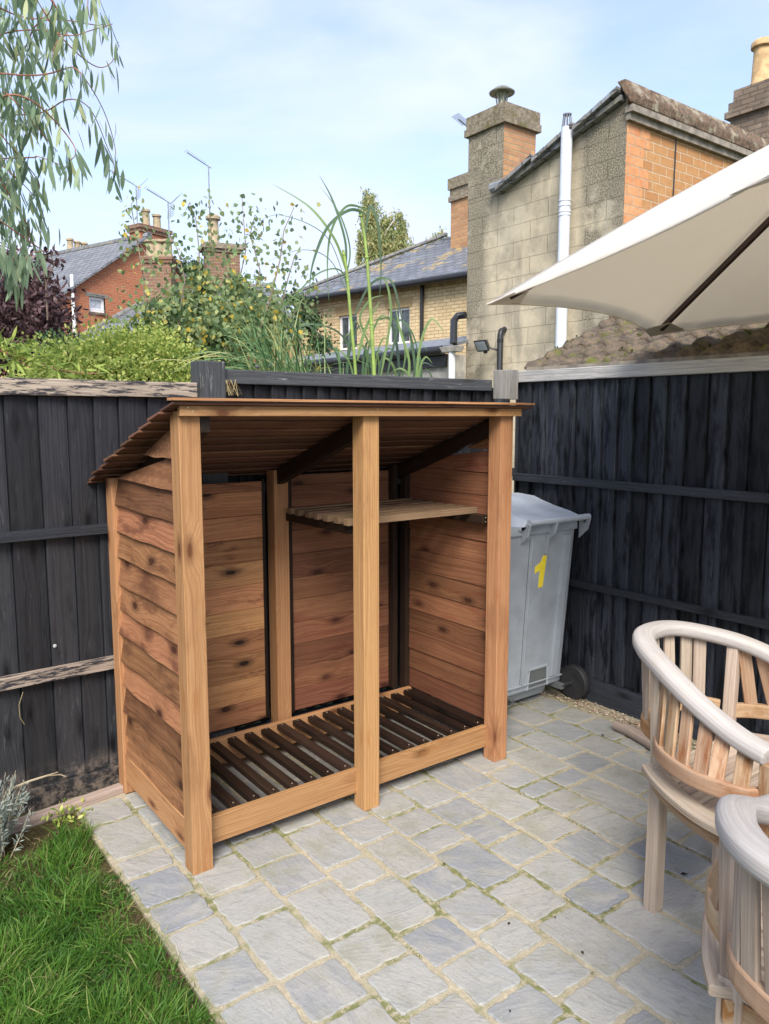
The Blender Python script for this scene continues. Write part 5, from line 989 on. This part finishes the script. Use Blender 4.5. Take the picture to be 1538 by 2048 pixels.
for i, t_ in enumerate(twigs):
    dd = 3.3 + .35 * math.sin(i * 2.3); l_ = px_line([(x, y) for x, y in t_], dd, 7); l_ = [p + FW * .10 * math.sin(j * .3 + i) for j, p in enumerate(l_)]; tl.append(l_)
    for j, p in enumerate(l_):
        sx = 769 + F * ((p - CAM) @ RT) / ((p - CAM) @ FD)
        if sx < -120: continue
        nn = 2 if sx > 60 else 3
        if j > len(l_) - 3: nn += 1
        for _ in range(nn):
            if rng.random() < .42: continue
            LPs.append(p + rng.normal(size=3) * .018); LDs.append(V3(*(rng.normal(size=3) * .22)) + V3(0, 0, -1))
stems(eu, 'branch', 'red_twig', tl, .004)
for (x_, y0, y1, n_) in ((-30, -40, 560, 200), (12, -20, 540, 150), (45, -20, 470, 60), (80, -20, 260, 22), (-80, -60, 600, 150), (15, 300, 545, 40)):
    for _ in range(n_): p = at_D(x_ + rng.normal() * 20, rng.uniform(y0, y1), rng.uniform(3.15, 4.1)); LPs.append(p); LDs.append(rng.normal(size=3) * .3 + V3(0, 0, -1))
n = len(LPs); leaves('foliage', 'euc_leaf', eu, np.array(LPs), np.array(LDs), rng.uniform(.065, .130, n), rng.uniform(.012, .021, n), prof=(.75, 1., .75), bend=.2, fold=.10)
# low branch of the same kind above the left fence
lb2 = thing('eucalyptus_branch', 'low branch with reddish stem and yellow-green sickle leaves, over the left fence', 'branch', D_(-30, 690, 3.6))
l1 = px_line([(-120, 660), (0, 700), (60, 722), (130, 742), (205, 748)], 3.6); l2 = px_line([(0, 700), (30, 715), (60, 735)], 3.55); stems(lb2, 'stem', 'red_twig', [l1, l2], .006)
LPs = []; 
for p in l1[2:] + l2:
    for _ in range(4): LPs.append(p + rng.normal(size=3) * .03)
n = len(LPs); leaves('foliage', 'golden_leaf', lb2, np.array(LPs), rng.normal(size=(n, 3)) * .7 + RT * .5 + V3(0, 0, .1), rng.uniform(.05, .10, n), rng.uniform(.010, .016, n), prof=(.75, 1., .75), r=rng.uniform(.1, .7, n))
wd = at_z(135, 1640, 0); wt = thing('weed', 'small yellow-green weed at the corner of the lawn next to the paving', 'weed', wd); n = 70
leaves('leaves', 'golden_leaf', wt, V3(wd[0], wd[1], .02) + rng.normal(size=(n, 3)) * V3(.035, .035, .016), rng.normal(size=(n, 3)) + V3(0, 0, .6), rng.uniform(.018, .032, n), rng.uniform(.010, .016, n))
# lavender, twig and small litter
lvd = thing('lavender_plant', 'silvery lavender plant at the fence foot, at the edge of the lawn', 'plant', (.38, 2.93, 0)); LPs = []; LDs = []; ls = []
for _ in range(85):
    a = rng.uniform(0, 6.28); d = unit(V3(math.cos(a) * .55, math.sin(a) * .45, 1.1)); L_ = rng.uniform(.14, .30); b = V3(.40, 2.95, -.01) + V3(rng.normal() * .03, rng.normal() * .03, 0); l_ = [b, b + d * L_ * .5, b + d * L_ + V3(0, 0, .02)]; ls.append(l_)
    for k in range(60): u = rng.uniform(.15, 1); LPs.append(b + d * L_ * u + rng.normal(size=3) * .004); LDs.append(d * 1.2 + rng.normal(size=3) * .7)
stems(lvd, 'stem', 'pale_twig', ls, .002, 4); n = len(LPs); leaves('foliage', 'silver_leaf', lvd, np.array(LPs), np.array(LDs), rng.uniform(.016, .034, n), .0048)
m = MB(); m.tube([at_Y(28, 1575, 3.12), at_Y(60, 1562, 3.14), at_Y(95, 1551, 3.17), at_Y(120, 1549, 3.19), at_Y(131, 1553, 3.19)], [.005, .0045, .004, .003, .002], 6); m.tube([at_Y(95, 1551, 3.17), at_Y(116, 1544, 3.18)], [.003, .0015], 6)
tag(m.build('dead_twig', 'pale_twig', None, smooth=True), 'pale dead twig leaning on the black fence near the lavender', 'twig')
m = MB(); m.lathe(at_Y(110, 1292, 3.236), [(.0, -.004), (.007, -.003), (.008, 0), (.005, .004), (0, .005)], 12, axis=(.1, -1, .2)); tag(m.build('speck', 'white_speck', None, smooth=True), 'small pale snail on the black boards of the left fence', 'speck')  # small pale disc for a whitish spot on the boards
m = MB(); m.tube([at_Y(46, 1384, 3.21), at_Y(38, 1410, 3.2), at_Y(40, 1435, 3.2), at_Y(49, 1449, 3.2)], .0016, 5); tag(m.build('grass_stem', 'straw', None), 'single dry grass stem hanging from the peeling lower rail of the left fence', 'grass stem')
lf = MB()
for (x_, y_, a_, L_) in ((1018, 1847, .4, .016), (1165, 1905, 1.2, .014), (888, 1728, 2., .012), (1368, 1748, 2.6, .028), (1346, 1940, .3, .008), (1260, 1448, 1., .02), (1205, 1470, 2., .02), (1110, 1835, 1.7, .01), (1020, 2022, .9, .01)):
    p = at_z(x_, y_, .006); d = V3(math.cos(a_), math.sin(a_), .06); s_ = V3(-d[1], d[0], 0); o_ = len(lf.v); c = tag(MB().face([p - d * L_ * .5, p - s_ * L_ * .28 + UPZ * .003, p + d * L_ * .5, p + s_ * L_ * .28 + UPZ * .002], (1, 0, 0)).build('dead_leaf', 'dark_timber', None), 'tiny dark scrap of dead leaf lying on the stone paving', 'leaf', 'dead leaf scraps on the paving')
# ------------------------------------------------------------------ light, sky, camera
sun = bpy.data.lights.new('sun', 'SUN'); sun.energy = 2.4; sun.angle = R(28); sun.color = (1., .93, .84)
so = bpy.data.objects.new('sun', sun); COL.objects.link(so); SD = unit(V3(-.50, -.62, .78)); so.rotation_euler = Vector(tuple(SD)).to_track_quat('Z', 'Y').to_euler()
w = bpy.data.worlds.new('World'); sc.world = w; w.use_nodes = True; t = w.node_tree; bg = t.nodes['Background']
sky = t.nodes.new('ShaderNodeTexSky'); sky.sky_type = 'NISHITA'; sky.sun_disc = False; sky.sun_elevation = math.asin(SD[2]); sky.sun_rotation = math.atan2(SD[0], SD[1]); sky.air_density = 1.; sky.dust_density = 1.5; sky.ozone_density = 1.5
tc = t.nodes.new('ShaderNodeTexCoord'); mp = t.nodes.new('ShaderNodeMapping'); mp.inputs['Scale'].default_value = (1, 1, 3.2); mp.inputs['Rotation'].default_value = (.2, .35, .5); t.links.new(tc.outputs['Generated'], mp.inputs[0])
nz = t.nodes.new('ShaderNodeTexNoise'); nz.inputs['Scale'].default_value = 1.7; nz.inputs['Detail'].default_value = 7; nz.inputs['Roughness'].default_value = .52; nz.inputs['Distortion'].default_value = .35; t.links.new(mp.outputs[0], nz.inputs[0])
mr = t.nodes.new('ShaderNodeMapRange'); mr.interpolation_type = 'SMOOTHSTEP'; mr.inputs[1].default_value = .38; mr.inputs[2].default_value = .66; mr.inputs[3].default_value = .30; mr.inputs[4].default_value = 1.0; t.links.new(nz.outputs[0], mr.inputs[0])
mx = t.nodes.new('ShaderNodeMix'); mx.data_type = 'RGBA'; t.links.new(mr.outputs[0], mx.inputs[0]); t.links.new(sky.outputs[0], mx.inputs[6]); mx.inputs[7].default_value = (3.0, 3.3, 4.3, 1)
t.links.new(mx.outputs[2], bg.inputs[0]); bg.inputs[1].default_value = .138
cd = bpy.data.cameras.new('camera'); co_ = bpy.data.objects.new('camera', cd); COL.objects.link(co_); co_.location = (0, 0, CAMH); co_.rotation_euler = (R(90) - PITCH, 0, YAW - R(90)); cd.sensor_fit = 'HORIZONTAL'; cd.sensor_width = 36; cd.lens = F / 1538 * 36; cd.clip_end = 3000; cd.clip_start = .05; sc.camera = co_
sc.view_settings.view_transform = 'Standard'; sc.view_settings.look = 'None'; sc.view_settings.exposure = 1.16; sc.view_settings.gamma = 1
sc.cycles.max_bounces = 6; sc.cycles.diffuse_bounces = 4; sc.cycles.use_denoising = True
